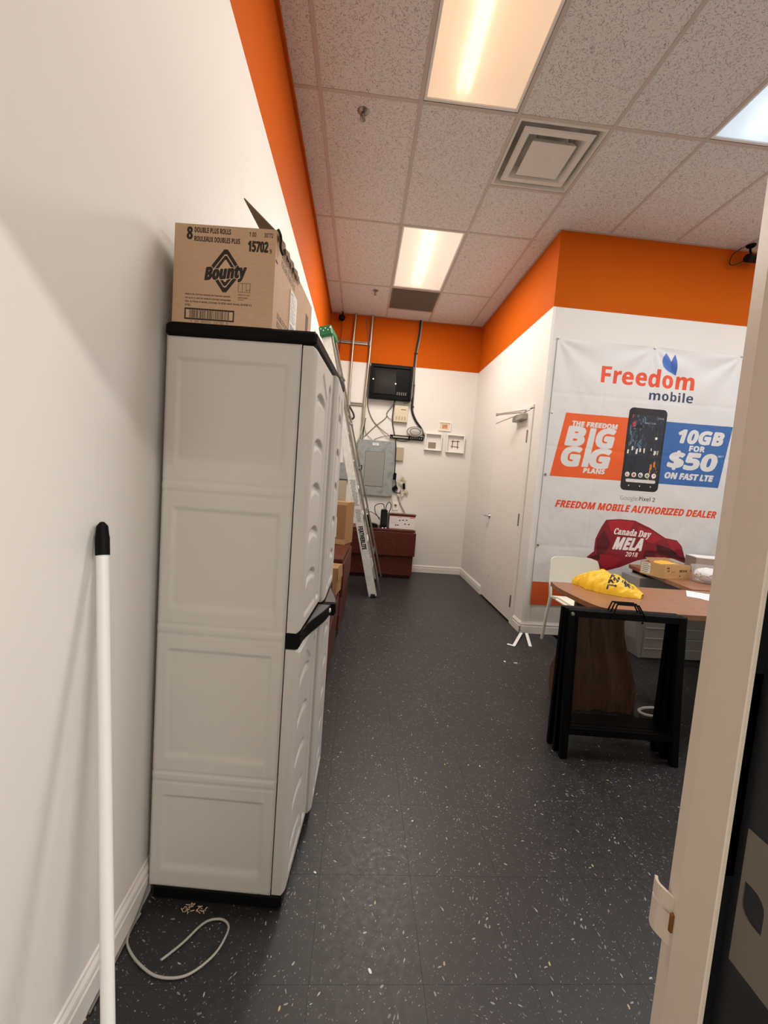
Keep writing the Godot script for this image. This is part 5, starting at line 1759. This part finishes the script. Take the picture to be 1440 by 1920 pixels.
# ---------------------------------------------------------------- things on the back wall
func build_wall_gear():
	var z := -D
	# conduits
	for q in [[[0.358, 3.634], [0.342, 3.2], [0.338, 2.6], [0.346, 2.1], [0.350, 1.56], 0.0165, "left galvanised steel conduit on the back wall, running from the ceiling behind the ladder"], [[0.594, 3.634], [0.586, 3.1], [0.570, 2.65], [0.562, 2.40], [0.556, 1.90], 0.0175, "right galvanised steel conduit running from the ceiling down to the grey electrical panel"]]:
		var pts := []
		for k in 5: pts.append(Vector3(q[k][0], q[k][1], z + 0.040))
		var o := thing("conduit", q[6], "conduit", Vector3(q[0][0], q[4][1], z))
		part(o, "pipe", tube(smooth(pts, 5), q[5], 14), M.galvanised, -o.position)
		for y in [3.24, 2.39]:
			var px: float = q[1][0] if y > 3.0 else q[3][0]
			part(o, "coupling", tube([Vector3(px, y - 0.03, z + 0.040), Vector3(px, y + 0.03, z + 0.040)], q[5] + 0.004, 14), M.dull_steel, -o.position)
	# strut channels
	for q in [[0.044, 0.545, 3.243, "upper horizontal strut channel across the orange band behind the conduits"], [0.262, 0.532, 2.391, "lower horizontal strut channel behind the conduits, beside the black cabinet"]]:
		var o := thing("strut_channel", q[3], "bracket", Vector3((q[0] + q[1]) / 2.0, q[2], z))
		var st := begin()
		var l: float = q[1] - q[0]
		add_box(st, Vector3(l, 0.041, 0.003), Transform3D(Basis(), Vector3(0, 0, 0.0015)))
		for s in [-1.0, 1.0]:
			add_box(st, Vector3(l, 0.003, 0.021), Transform3D(Basis(), Vector3(0, s * 0.019, 0.0105)))
			add_box(st, Vector3(l, 0.010, 0.003), Transform3D(Basis(), Vector3(0, s * 0.0155, 0.0195)))
		part(o, "channel", st.commit(), M.galvanised)
	# network cabinet
	var nb := thing("network_cabinet", "black wall-mounted network cabinet with a glass door under the orange band", "cabinet", Vector3(0.915, 2.483, z))
	part(nb, "case", span(Vector3(-0.300, 0, 0), Vector3(0.295, 0.475, 0.10), 0.004), M.black_plastic)
	var st := begin()
	for b in [[-0.300, 0.0, -0.262, 0.475], [0.262, 0.0, 0.295, 0.475], [-0.262, 0.0, 0.262, 0.055], [-0.262, 0.43, 0.262, 0.475]]:
		add_box(st, Vector3(b[2] - b[0], b[3] - b[1], 0.016), Transform3D(Basis(), Vector3((b[0] + b[2]) / 2.0, (b[1] + b[3]) / 2.0, 0.110)), 0.003)
	part(nb, "door_frame", st.commit(), M.black_satin)
	var smoke := mat("smoked_glass", Color(0.16, 0.155, 0.15), 0.14)
	smoke.metallic_specular = 0.14
	part(nb, "glass_door", span(Vector3(-0.232, 0.065, 0.103), Vector3(0.07, 0.388, 0.111)), smoke)
	part(nb, "side_plate", span(Vector3(0.078, 0.06, 0.103), Vector3(0.26, 0.42, 0.110)), M.black_satin)
	for p in [[-0.255, 0.258], [0.066, 0.215]]:
		part(nb, "latch_knob", lathe([[0.0, 0.010], [0.010, 0.008], [0.013, 0.0]], Transform3D(Basis(Vector3.RIGHT, PI / 2.0), Vector3(p[0], p[1], 0.114)), 16), M.white_plastic)
	st = begin()
	for k in 5: add_box(st, Vector3(0.016, 0.045, 0.002), Transform3D(Basis(), Vector3(0.10 + 0.030 * k, 0.085, 0.111)))
	part(nb, "vent_slots", st.commit(), M.handle_grey)
	# beige interface box
	var nd := thing("interface_box", "beige telephone interface box under the black network cabinet", "junction box", Vector3(1.095, 2.182, z))
	part(nd, "case", span(Vector3(-0.100, 0, 0), Vector3(0.100, 0.235, 0.055), 0.006), M.cream_plastic)
	for k in 4:
		var v := part(nd, "vent_slot", span(Vector3(-0.074 + 0.041 * k, 0.028, 0.0545), Vector3(-0.050 + 0.041 * k, 0.082, 0.0562)), M.tan_plastic)
	part(nd, "name_strip", span(Vector3(-0.005, 0.172, 0.0545), Vector3(0.07, 0.182, 0.0562)), M.handle_grey)
	# power bar
	var pb := thing("patch_bar", "black horizontal power bar with a silver strip above the grey electrical panel", "power bar", Vector3(1.208, 1.945, z))
	part(pb, "bar", span(Vector3(-0.245, 0, 0), Vector3(0.245, 0.052, 0.045), 0.003), M.black_plastic)
	part(pb, "silver_strip", span(Vector3(-0.205, 0.014, 0.0445), Vector3(0.02, 0.036, 0.0465)), M.galvanised)
	for k in 6:
		part(pb, "socket", span(Vector3(0.045 + 0.032 * k, 0.014, 0.0445), Vector3(0.063 + 0.032 * k, 0.036, 0.0468)), M.grey_plastic)
	# electrical panel
	var ep := thing("electrical_panel", "large grey electrical panel with an inset door on the back wall", "electrical panel", Vector3(0.778, 1.098, z))
	part(ep, "cover", span(Vector3(-0.272, 0, 0), Vector3(0.272, 0.798, 0.055), 0.006), M.panel_grey)
	var pd := part(ep, "panel_door", span(Vector3(-0.149, 0.139, 0.0550), Vector3(0.127, 0.632, 0.0590), 0.002), M.panel_door_grey)
	st = begin()
	for b in [[-0.154, 0.134, -0.149, 0.637], [0.127, 0.134, 0.132, 0.637], [-0.149, 0.134, 0.127, 0.139], [-0.149, 0.632, 0.127, 0.637]]:
		add_box(st, Vector3(b[2] - b[0], b[3] - b[1], 0.001), Transform3D(Basis(), Vector3((b[0] + b[2]) / 2.0, (b[1] + b[3]) / 2.0, 0.0552)))
	part(ep, "door_gap", st.commit(), M.handle_grey)
	var la := part(ep, "latch", span(Vector3(-0.236, 0.352, 0.0545), Vector3(-0.186, 0.428, 0.062), 0.004), M.black_plastic, Vector3.ZERO, "black door latch")
	part(la, "latch_button", lathe([[0.0, 0.004], [0.010, 0.003], [0.012, 0.0]], Transform3D(Basis(Vector3.RIGHT, PI / 2.0), Vector3(-0.211, 0.402, 0.062)), 14), M.white_plastic)
	var li := Image.create(128, 56, false, Image.FORMAT_RGB8)
	li.fill(srgb(236, 234, 230))
	text(li, "PANEL A", Rect2(14, 12, 100, 16), srgb(90, 90, 90))
	text(li, "120/208V", Rect2(24, 34, 80, 12), srgb(120, 120, 120))
	board("panel_label", ep, 0.088, 0.036, li, Vector3(-0.058, 0.724, 0.0585), Basis(), "small white label")
	for p in [[-0.255, 0.775], [0.255, 0.775], [-0.255, 0.022], [0.255, 0.022]]:
		part(ep, "screw", lathe([[0.0, 0.003], [0.006, 0.002], [0.007, 0.0]], Transform3D(Basis(Vector3.RIGHT, PI / 2.0), Vector3(p[0], p[1], 0.055)), 12), M.steel)
	# beige flush box right of it, and the ones half behind the ladder
	var o := thing("junction_box", "small tan cover box right of the grey electrical panel", "junction box", Vector3(1.125, 1.632, z))
	part(o, "cover", span(Vector3(-0.056, 0, 0), Vector3(0.056, 0.193, 0.040), 0.004), M.tan_plastic)
	part(o, "cover_screw", lathe([[0.0, 0.003], [0.004, 0.002], [0.005, 0.0]], Transform3D(Basis(Vector3.RIGHT, PI / 2.0), Vector3(0.038, 0.10, 0.040)), 10), M.steel)
	o = thing("disconnect_box", "grey metal disconnect box half hidden behind the ladder", "junction box", Vector3(0.30, 1.302, z))
	part(o, "cover", span(Vector3(-0.10, 0, 0), Vector3(0.115, 0.24, 0.07), 0.004), M.panel_grey)
	part(o, "cover_screw", lathe([[0.0, 0.003], [0.006, 0.002], [0.007, 0.0]], Transform3D(Basis(Vector3.RIGHT, PI / 2.0), Vector3(0.07, 0.20, 0.07)), 10), M.steel)
	o = thing("disconnect_box", "tan metal box below the grey one, between the ladder and the tall carton", "junction box", Vector3(0.30, 0.98, z))
	part(o, "cover", span(Vector3(-0.10, 0, 0), Vector3(0.085, 0.305, 0.06), 0.004), M.tan_plastic)
	part(o, "cover_screw", lathe([[0.0, 0.003], [0.006, 0.002], [0.007, 0.0]], Transform3D(Basis(Vector3.RIGHT, PI / 2.0), Vector3(0.055, 0.08, 0.06)), 10), M.steel)
	o = thing("wall_plate", "cream wall plate above the lower strut channel", "wall plate", Vector3(0.286, 2.425, z))
	part(o, "plate", span(Vector3(-0.045, 0, 0), Vector3(0.040, 0.085, 0.008), 0.003), M.cream_plastic)
	part(o, "insert", span(Vector3(-0.02, 0.02, 0.0075), Vector3(0.015, 0.065, 0.010), 0.001), M.tan_plastic)
	o = thing("wall_outlet", "white wall outlet low on the back wall above the product box", "outlet", Vector3(1.125, 0.905, z))
	part(o, "plate", span(Vector3(-0.040, 0, 0), Vector3(0.040, 0.118, 0.008), 0.003), M.white_plastic)
	part(o, "plug", span(Vector3(-0.020, 0.066, 0.0075), Vector3(0.014, 0.088, 0.030), 0.003), M.brass)

	# shadow boxes and the small picture
	var pics := []
	var a := Image.create(128, 128, false, Image.FORMAT_RGB8)
	a.fill(srgb(226, 222, 216))
	a.fill_rect(Rect2i(26, 66, 66, 54), srgb(138, 126, 108))
	a.fill_rect(Rect2i(20, 22, 74, 3), srgb(200, 196, 190))
	pics.append(a)
	var b := Image.create(128, 128, false, Image.FORMAT_RGB8)
	b.fill(srgb(228, 224, 220))
	var br := srgb(96, 52, 48)
	stroke(b, [Vector2(32, 46), Vector2(98, 42)], 6, br)
	stroke(b, [Vector2(30, 84), Vector2(96, 88)], 6, br)
	stroke(b, [Vector2(46, 32), Vector2(42, 98)], 6, br)
	stroke(b, [Vector2(84, 34), Vector2(86, 100)], 6, br)
	pics.append(b)
	var fr := [[1.597, 1.816, 0.250, 0.248, "white deep shadow-box frame holding a plain brown square, nearer the electrical panel"], [1.926, 1.807, 0.268, 0.262, "white deep shadow-box frame holding a crossed brown square, nearer the corner"]]
	for k in 2:
		var f: Array = fr[k]
		o = thing("shadow_box", f[4], "picture frame", Vector3(f[0], f[1], z), 0.0, "white shadow-box frames")
		st = begin()
		var w: float = f[2]
		var h: float = f[3]
		for s in [-1.0, 1.0]:
			add_box(st, Vector3(0.016, h, 0.055), Transform3D(Basis(), Vector3(s * (w / 2.0 - 0.008), h / 2.0, 0.0275)), 0.002)
		add_box(st, Vector3(w - 0.032, 0.016, 0.055), Transform3D(Basis(), Vector3(0, 0.008, 0.0275)), 0.002)
		add_box(st, Vector3(w - 0.032, 0.016, 0.055), Transform3D(Basis(), Vector3(0, h - 0.008, 0.0275)), 0.002)
		part(o, "frame", st.commit(), M.white_gloss)
		board("picture", o, w - 0.032, h - 0.032, pics[k], Vector3(-w / 2.0 + 0.016, 0.016, 0.008), Basis(), "framed picture")
	var c := Image.create(96, 72, false, Image.FORMAT_RGB8)
	c.fill(srgb(222, 206, 184))
	c.fill_rect(Rect2i(22, 14, 50, 44), srgb(200, 152, 108))
	stroke(c, [Vector2(30, 50), Vector2(44, 24), Vector2(60, 40), Vector2(66, 20)], 4, srgb(166, 108, 74))
	o = thing("small_picture", "small pale framed picture above the two shadow-box frames", "picture frame", Vector3(1.756, 2.113, z))
	st = begin()
	for s in [-1.0, 1.0]:
		add_box(st, Vector3(0.014, 0.130, 0.018), Transform3D(Basis(), Vector3(s * 0.083, 0.065, 0.009)), 0.002)
		add_box(st, Vector3(0.152, 0.014, 0.018), Transform3D(Basis(), Vector3(0, 0.065 + s * 0.058, 0.009)), 0.002)
	part(o, "frame", st.commit(), M.white_gloss)
	board("picture", o, 0.152, 0.102, c, Vector3(-0.076, 0.014, 0.008), Basis(), "faded tan picture")
	# pendulum sensor hanging from the ceiling
	o = thing("hanging_sensor", "black round alarm siren hanging under the ceiling at the left end of the back wall", "siren", Vector3(0.164, 3.50, z + 0.06))
	part(o, "horn", lathe([[0.0, 0.030], [0.020, 0.028], [0.042, 0.004], [0.046, -0.004], [0.040, -0.010], [0.0, -0.004]], Transform3D(Basis(Vector3.RIGHT, PI / 2.0 + 0.3), Vector3(0, 0.045, 0.02)), 20), M.black_plastic)
	part(o, "bracket", tube(smooth([Vector3(0, 0.134, -0.01), Vector3(0.012, 0.11, 0.0), Vector3(0, 0.07, 0.01)], 4), 0.009, 8), M.black_plastic)
	# coiled black lead on the conduit
	solo("lead_coil", tube(smooth([Vector3(0.27, 2.30, z + 0.075), Vector3(0.30, 2.345, z + 0.078), Vector3(0.35, 2.335, z + 0.08), Vector3(0.385, 2.29, z + 0.076), Vector3(0.415, 2.24, z + 0.074), Vector3(0.425, 2.19, z + 0.074), Vector3(0.39, 2.165, z + 0.074), Vector3(0.35, 2.20, z + 0.074), Vector3(0.31, 2.165, z + 0.074), Vector3(0.275, 2.21, z + 0.074), Vector3(0.268, 2.30, z + 0.074)], 5), 0.013, 8), M.black_cable, "black coiled lead hung on the left conduit below the lower strut", "cable")

# ---------------------------------------------------------------- cables
func wall_cable(n: String, pts: Array, r: float, m: Material, label: String, off := 0.012, category := "cable"):
	var p := []
	for q in pts: p.append(Vector3(q[0], q[1], -D + (q[2] if q.size() > 2 else off)))
	return solo(n, tube(smooth(p, 6), r, 8), m, label, category)

func build_cables():
	# bundle from the ceiling past the network cabinet to the coil
	var o := thing("cable_bundle", "taped bundle of grey and black cables dropping from the ceiling beside the network cabinet", "cables", Vector3(1.28, 1.95, -D))
	var run := [[1.280, 3.632], [1.274, 3.43], [1.250, 3.23], [1.240, 3.07], [1.240, 2.85], [1.250, 2.68], [1.252, 2.48], [1.258, 2.36], [1.32, 2.23], [1.41, 2.12], [1.455, 2.02]]
	for s in [[-0.010, 0.020, 0.008, "black_cable"], [0.008, 0.022, 0.009, "grey_cable"], [0.0, 0.034, 0.007, "black_cable"], [0.018, 0.014, 0.006, "white_cable"]]:
		var p := []
		for q in run: p.append(Vector3(q[0] + s[0], q[1], -D + s[1]))
		part(o, "cable", tube(smooth(p, 5), s[2], 8), M[s[3]], -o.position)
	for y in [[1.245, 3.17], [1.246, 2.72], [1.256, 2.42]]:
		part(o, "cable_tie", tube([Vector3(y[0], y[1] - 0.008, -D + 0.022), Vector3(y[0], y[1] + 0.008, -D + 0.022)], 0.023, 12), M.black_cable, -o.position)
	o = thing("cable_coil", "coil of spare grey cable resting on the black power bar", "cables", Vector3(1.31, 1.99, -D))
	for k in 3:
		var pts := []
		for i in 19:
			var t := TAU * i / 18.0
			pts.append(Vector3(1.318 + (0.118 - 0.022 * k) * cos(t), 2.058 + (0.072 - 0.012 * k) * sin(t), -D + 0.060 + 0.014 * k))
		part(o, "cable_loop", tube(pts, 0.0065, 8), [M.grey_cable, M.white_cable, M.grey_cable][k], -o.position)
	wall_cable("grey_cable", [[0.505, 3.60], [0.530, 3.45], [0.555, 3.26], [0.60, 3.01, 0.05], [0.605, 2.64, 0.05], [0.605, 2.42], [0.67, 2.23], [0.78, 2.10], [0.99, 1.95, 0.05]], 0.006, M.grey_cable, "grey cable crossing the wall from the right conduit to the power bar")
	wall_cable("grey_cable", [[1.02, 2.49, 0.05], [0.91, 2.33], [0.88, 2.23], [0.74, 2.10], [0.59, 1.94]], 0.0055, M.grey_cable, "grey cable slanting from under the network cabinet toward the top of the electrical panel")
	wall_cable("thin_cable", [[0.91, 2.34], [0.89, 2.29], [0.93, 2.23], [0.99, 2.22, 0.03]], 0.004, M.grey_cable, "thin cable looping into the left side of the beige interface box")
	wall_cable("black_cable", [[0.99, 2.48, 0.06], [0.985, 2.40], [0.980, 2.21], [1.01, 2.07], [1.03, 1.995, 0.03]], 0.007, M.black_cable, "black cable along the left side of the beige interface box")
	wall_cable("white_cable", [[1.225, 2.95, 0.12], [1.225, 2.69, 0.12], [1.225, 2.53, 0.115], [1.19, 2.465, 0.06], [1.12, 2.46, 0.04]], 0.008, M.grey_cable, "pale cable curving round the lower right corner of the network cabinet")
	wall_cable("black_cable", [[0.98, 1.97, 0.05], [1.08, 1.925], [1.18, 1.92], [1.29, 1.955, 0.05]], 0.004, M.black_cable, "black cable sagging under the power bar")
	wall_cable("thin_cable", [[0.73, 1.905], [0.85, 1.96], [0.97, 1.975, 0.05]], 0.003, M.black_cable, "thin dark wire from the power bar to the panel top")
	wall_cable("thin_cable", [[0.585, 2.20], [0.59, 2.07], [0.62, 1.98], [0.71, 1.905]], 0.003, M.grey_cable, "thin wire curving beside the right conduit above the panel")
	wall_cable("white_cable", [[0.585, 2.48, 0.07], [0.590, 2.32, 0.07], [0.58, 2.19, 0.07], [0.555, 2.03, 0.07], [0.50, 1.87, 0.05], [0.48, 1.77], [0.46, 1.60]], 0.006, M.cream_plastic, "cream cable running beside the right conduit and left of the panel")
	wall_cable("black_cable", [[0.590, 2.20, 0.06], [0.575, 2.04, 0.06], [0.57, 1.90, 0.03]], 0.009, M.black_cable, "short black cable entering the panel top left")
	wall_cable("black_cable", [[1.045, 1.94, 0.03], [1.058, 1.80, 0.075], [1.065, 1.59, 0.075], [1.068, 1.46, 0.07], [1.08, 1.38, 0.03], [1.10, 1.31, 0.03], [1.11, 1.25, 0.02]], 0.008, M.black_cable, "black cord hanging along the right edge of the electrical panel")
	var pl := solo("cord_plug", box(Vector3(0.045, 0.10, 0.035), 0.008), M.black_plastic, "black plug block on the cord right of the electrical panel", "plug", Vector3(1.072, 1.40, -D + 0.085))
	wall_cable("white_cable", [[1.065, 1.36, 0.02], [1.058, 1.21], [1.062, 1.08], [1.075, 0.99], [1.085, 0.90]], 0.006, M.white_cable, "white cord dropping below the electrical panel to the outlet")
	wall_cable("grey_cable", [[1.15, 1.12], [1.19, 1.01], [1.255, 0.90, 0.02], [1.27, 0.87, 0.03]], 0.010, M.tan_plastic, "tan conduit slanting down behind the product box")
	# snarl of dark adapters and bent pale leaves of torn wrapping
	o = thing("adapter_cluster", "tangle of black adapters and torn pale wrapping on the wall above the outlet", "adapter", Vector3(1.14, 1.15, -D))
	var st := begin()
	add_box(st, Vector3(0.07, 0.05, 0.04), Transform3D(Basis(Vector3.BACK, 0.5), Vector3(1.085, 1.225, -D + 0.03)), 0.008)
	add_box(st, Vector3(0.035, 0.085, 0.03), Transform3D(Basis(Vector3.BACK, 0.15), Vector3(1.222, 1.265, -D + 0.035)), 0.006)
	part(o, "adapter", st.commit(), M.black_plastic, -o.position)
	st = begin()
	add_tube(st, smooth([Vector3(1.05, 1.20, -D + 0.02), Vector3(1.10, 1.27, -D + 0.03), Vector3(1.13, 1.21, -D + 0.03), Vector3(1.08, 1.18, -D + 0.02), Vector3(1.16, 1.16, -D + 0.02), Vector3(1.18, 1.20, -D + 0.02)], 5), 0.007, 6)
	part(o, "lead", st.commit(), M.black_cable, -o.position)
	for k in 9:
		var c: Array = [[1.19, 1.39, 0.5], [1.225, 1.36, -0.4], [1.15, 1.335, 1.1], [1.25, 1.20, -0.2], [1.27, 1.185, 0.4], [1.16, 1.13, 0.9], [1.20, 1.13, -0.7], [1.19, 1.30, 0.2], [1.215, 1.18, 1.4]][k]
		st = begin()
		var bs := Basis(Vector3.BACK, c[2])
		var ctr := Vector3(c[0], c[1], -D + 0.025)
		add_sheet(st, 4, 6, func(u, v):
			var w: float = 0.020 * sin(PI * clampf(v + 0.04, 0.0, 1.0))
			return ctr + bs * Vector3((u - 0.5) * 2.0 * w, (v - 0.5) * 0.085, 0.012 * sin(v * 3.0) + 0.006 * (u - 0.5) * (u - 0.5)), Vector3.BACK)
		part(o, "torn_wrap", st.commit(), M.cream_plastic, -o.position)
	# siren lead
	wall_cable("black_cable", [[0.164, 3.52, 0.06], [0.168, 3.40, 0.04], [0.160, 3.25, 0.03], [0.150, 3.05], [0.146, 2.70], [0.15, 2.2]], 0.004, M.black_cable, "thin black wire hanging from the ceiling siren")

# ---------------------------------------------------------------- small things
func build_small_things():
	# mop pole
	var o := thing("mop_pole", "white mop pole with a black end cap leaning against the left wall", "pole", Vector3(0.205, 0, -0.694))
	var a := Vector3(0.205, 0.0, -0.694)
	var b := Vector3(0.014, 1.197, -0.947)
	var u := (b - a).normalized()
	var pl := (b - a).length()
	part(o, "shaft", tube([a + u * 0.013, a + u * (pl - 0.070)], 0.0125, 20), M.white_plastic, -o.position)
	part(o, "end_cap", tube([a + u * (pl - 0.074), a + u * (pl - 0.069), a + u * (pl - 0.034), a + u * (pl - 0.031), a + u * (pl - 0.009), a + u * pl], [0.0138, 0.0142, 0.0140, 0.0132, 0.0112, 0.004], 20), M.black_plastic, -o.position, "black hanging cap")
	part(o, "foot_cap", tube([a + u * 0.002, a + u * 0.05], 0.0135, 16), M.black_plastic, -o.position)
	# floor cables beside the cabinet
	var y := 0.0052
	var run := [[0.020, -1.16], [0.018, -1.10], [0.040, -1.065], [0.092, -1.027], [0.150, -1.003], [0.217, -1.007], [0.270, -1.052], [0.289, -1.105], [0.283, -1.133], [0.255, -1.146], [0.215, -1.135], [0.175, -1.082], [0.136, -1.041]]
	var pts := []
	for q in run: pts.append(Vector3(q[0], y, q[1]))
	solo("network_cable", tube(smooth(pts, 6), 0.0032, 10), M.floor_cable, "grey network cable looped on the floor before the storage cabinet", "cable")
	solo("network_cable", tube(smooth([Vector3(0.022, 0.05, -1.22), Vector3(0.019, 0.010, -1.14), Vector3(0.018, 0.005, -1.05), Vector3(0.019, 0.005, -0.93)], 6), 0.003, 8), M.grey_cable, "grey cable lying along the left baseboard beside the cabinet", "cable")
	# splinters under the cabinet edge
	var sp := begin()
	for k in 22:
		var c := Vector3(0.135 + 0.075 * rng.randf(), 0.0025 + 0.004 * rng.randf(), -1.178 + rng.randf_range(-0.010, 0.012))
		var dr := Vector3(cos(k * 1.3), 0.15 * sin(k * 2.0) + 0.1, sin(k * 1.3)).normalized()
		add_bar(sp, c - dr * 0.006, c + dr * rng.randf_range(0.003, 0.010) + Vector3(0, 0.002, 0), 0.0020, 0.0016, Vector3.UP, 0.0004)
	var spo := solo("wood_splinters", sp.commit(), M.debris, "small heap of pale wood splinters on the floor at the cabinet's foot", "debris")
	spo.set_meta("kind", "stuff")
	# crumbs of paint on the floor
	for q in [[0.70, -1.02, 0.008, 0.5, "loose white paint flake on the dark floor, nearest the doorway"], [0.52, -1.30, 0.006, 1.0, "loose white paint flake on the floor beside the cabinet's front corner"], [1.25, -1.85, 0.005, 0.2, "white paint flake on the open floor in front of the sign stands"], [0.88, -1.52, 0.005, 2.0, "white paint flake in the middle of the floor before the cabinet door"], [1.80, -3.05, 0.012, 0.3, "white paint flake on the floor before the two-legged bracket"], [1.88, -3.03, 0.017, 1.4, "tan flake of dried paint on the floor before the two-legged bracket"]]:
		var st := begin()
		add_lathe(st, [[0.0, 0.004], [q[2] * 0.6, 0.003], [q[2], 0.0005], [0.0, 0.0005]], Transform3D(Basis(), Vector3.ZERO), 7, 0.5)
		solo("paint_flake", st.commit(), M.paper_white if q[2] < 0.015 else M.debris, q[4], "debris", Vector3(q[0], 0.0003, q[1]), q[3], "paint flakes on the floor")
	# white plastic bracket at the corner
	o = thing("floor_bracket", "white two-legged plastic bracket on the floor at the foot of the corner", "bracket", Vector3(2.12, 0, -3.50))
	for s in [[Vector3(1.992, 0.004, -3.365), Vector3(2.165, 0.022, -3.640)], [Vector3(2.140, 0.004, -3.370), Vector3(2.215, 0.022, -3.640)]]:
		part(o, "leg", bar(s[0], s[1], 0.026, 0.005, Vector3.UP, 0.001), M.white_plastic, -o.position)
	part(o, "toe", bar(Vector3(1.945, 0.005, -3.395), Vector3(1.998, 0.005, -3.360), 0.024, 0.006, Vector3.UP, 0.001), M.white_plastic, -o.position)
	part(o, "joint", bar(Vector3(2.150, 0.024, -3.650), Vector3(2.23, 0.024, -3.648), 0.02, 0.010, Vector3.UP, 0.002), M.grey_plastic, -o.position)
	# surveillance camera
	o = thing("security_camera", "black security camera under the ceiling at the top right, beside the door jamb", "camera", Vector3(3.86, H, -3.62))
	part(o, "mount", lathe([[0.0, -0.018], [0.030, -0.016], [0.038, -0.004], [0.038, 0.0]], Transform3D(), 20), M.black_plastic)
	part(o, "arm", tube(smooth([Vector3(0, -0.015, 0), Vector3(0, -0.05, 0), Vector3(0.01, -0.085, 0.01)], 4), 0.009, 8), M.black_plastic)
	var bb := Basis(Vector3.UP, 0.35) * Basis(Vector3.BACK, 0.22)
	var st2 := begin()
	add_lathe(st2, [[0.0, -0.10], [0.030, -0.10], [0.034, -0.09], [0.034, 0.09], [0.028, 0.10], [0.0, 0.10]], Transform3D(bb * Basis(Vector3.BACK, PI / 2.0), Vector3(0.03, -0.115, 0.01)), 20)
	part(o, "camera_body", st2.commit(), M.black_plastic)
	part(o, "camera_lead", tube(smooth([Vector3(-0.05, -0.14, 0.0), Vector3(-0.10, -0.165, -0.02), Vector3(-0.13, -0.15, -0.05), Vector3(-0.10, -0.06, -0.07), Vector3(-0.04, -0.003, -0.05)], 5), 0.004, 6), M.black_cable)
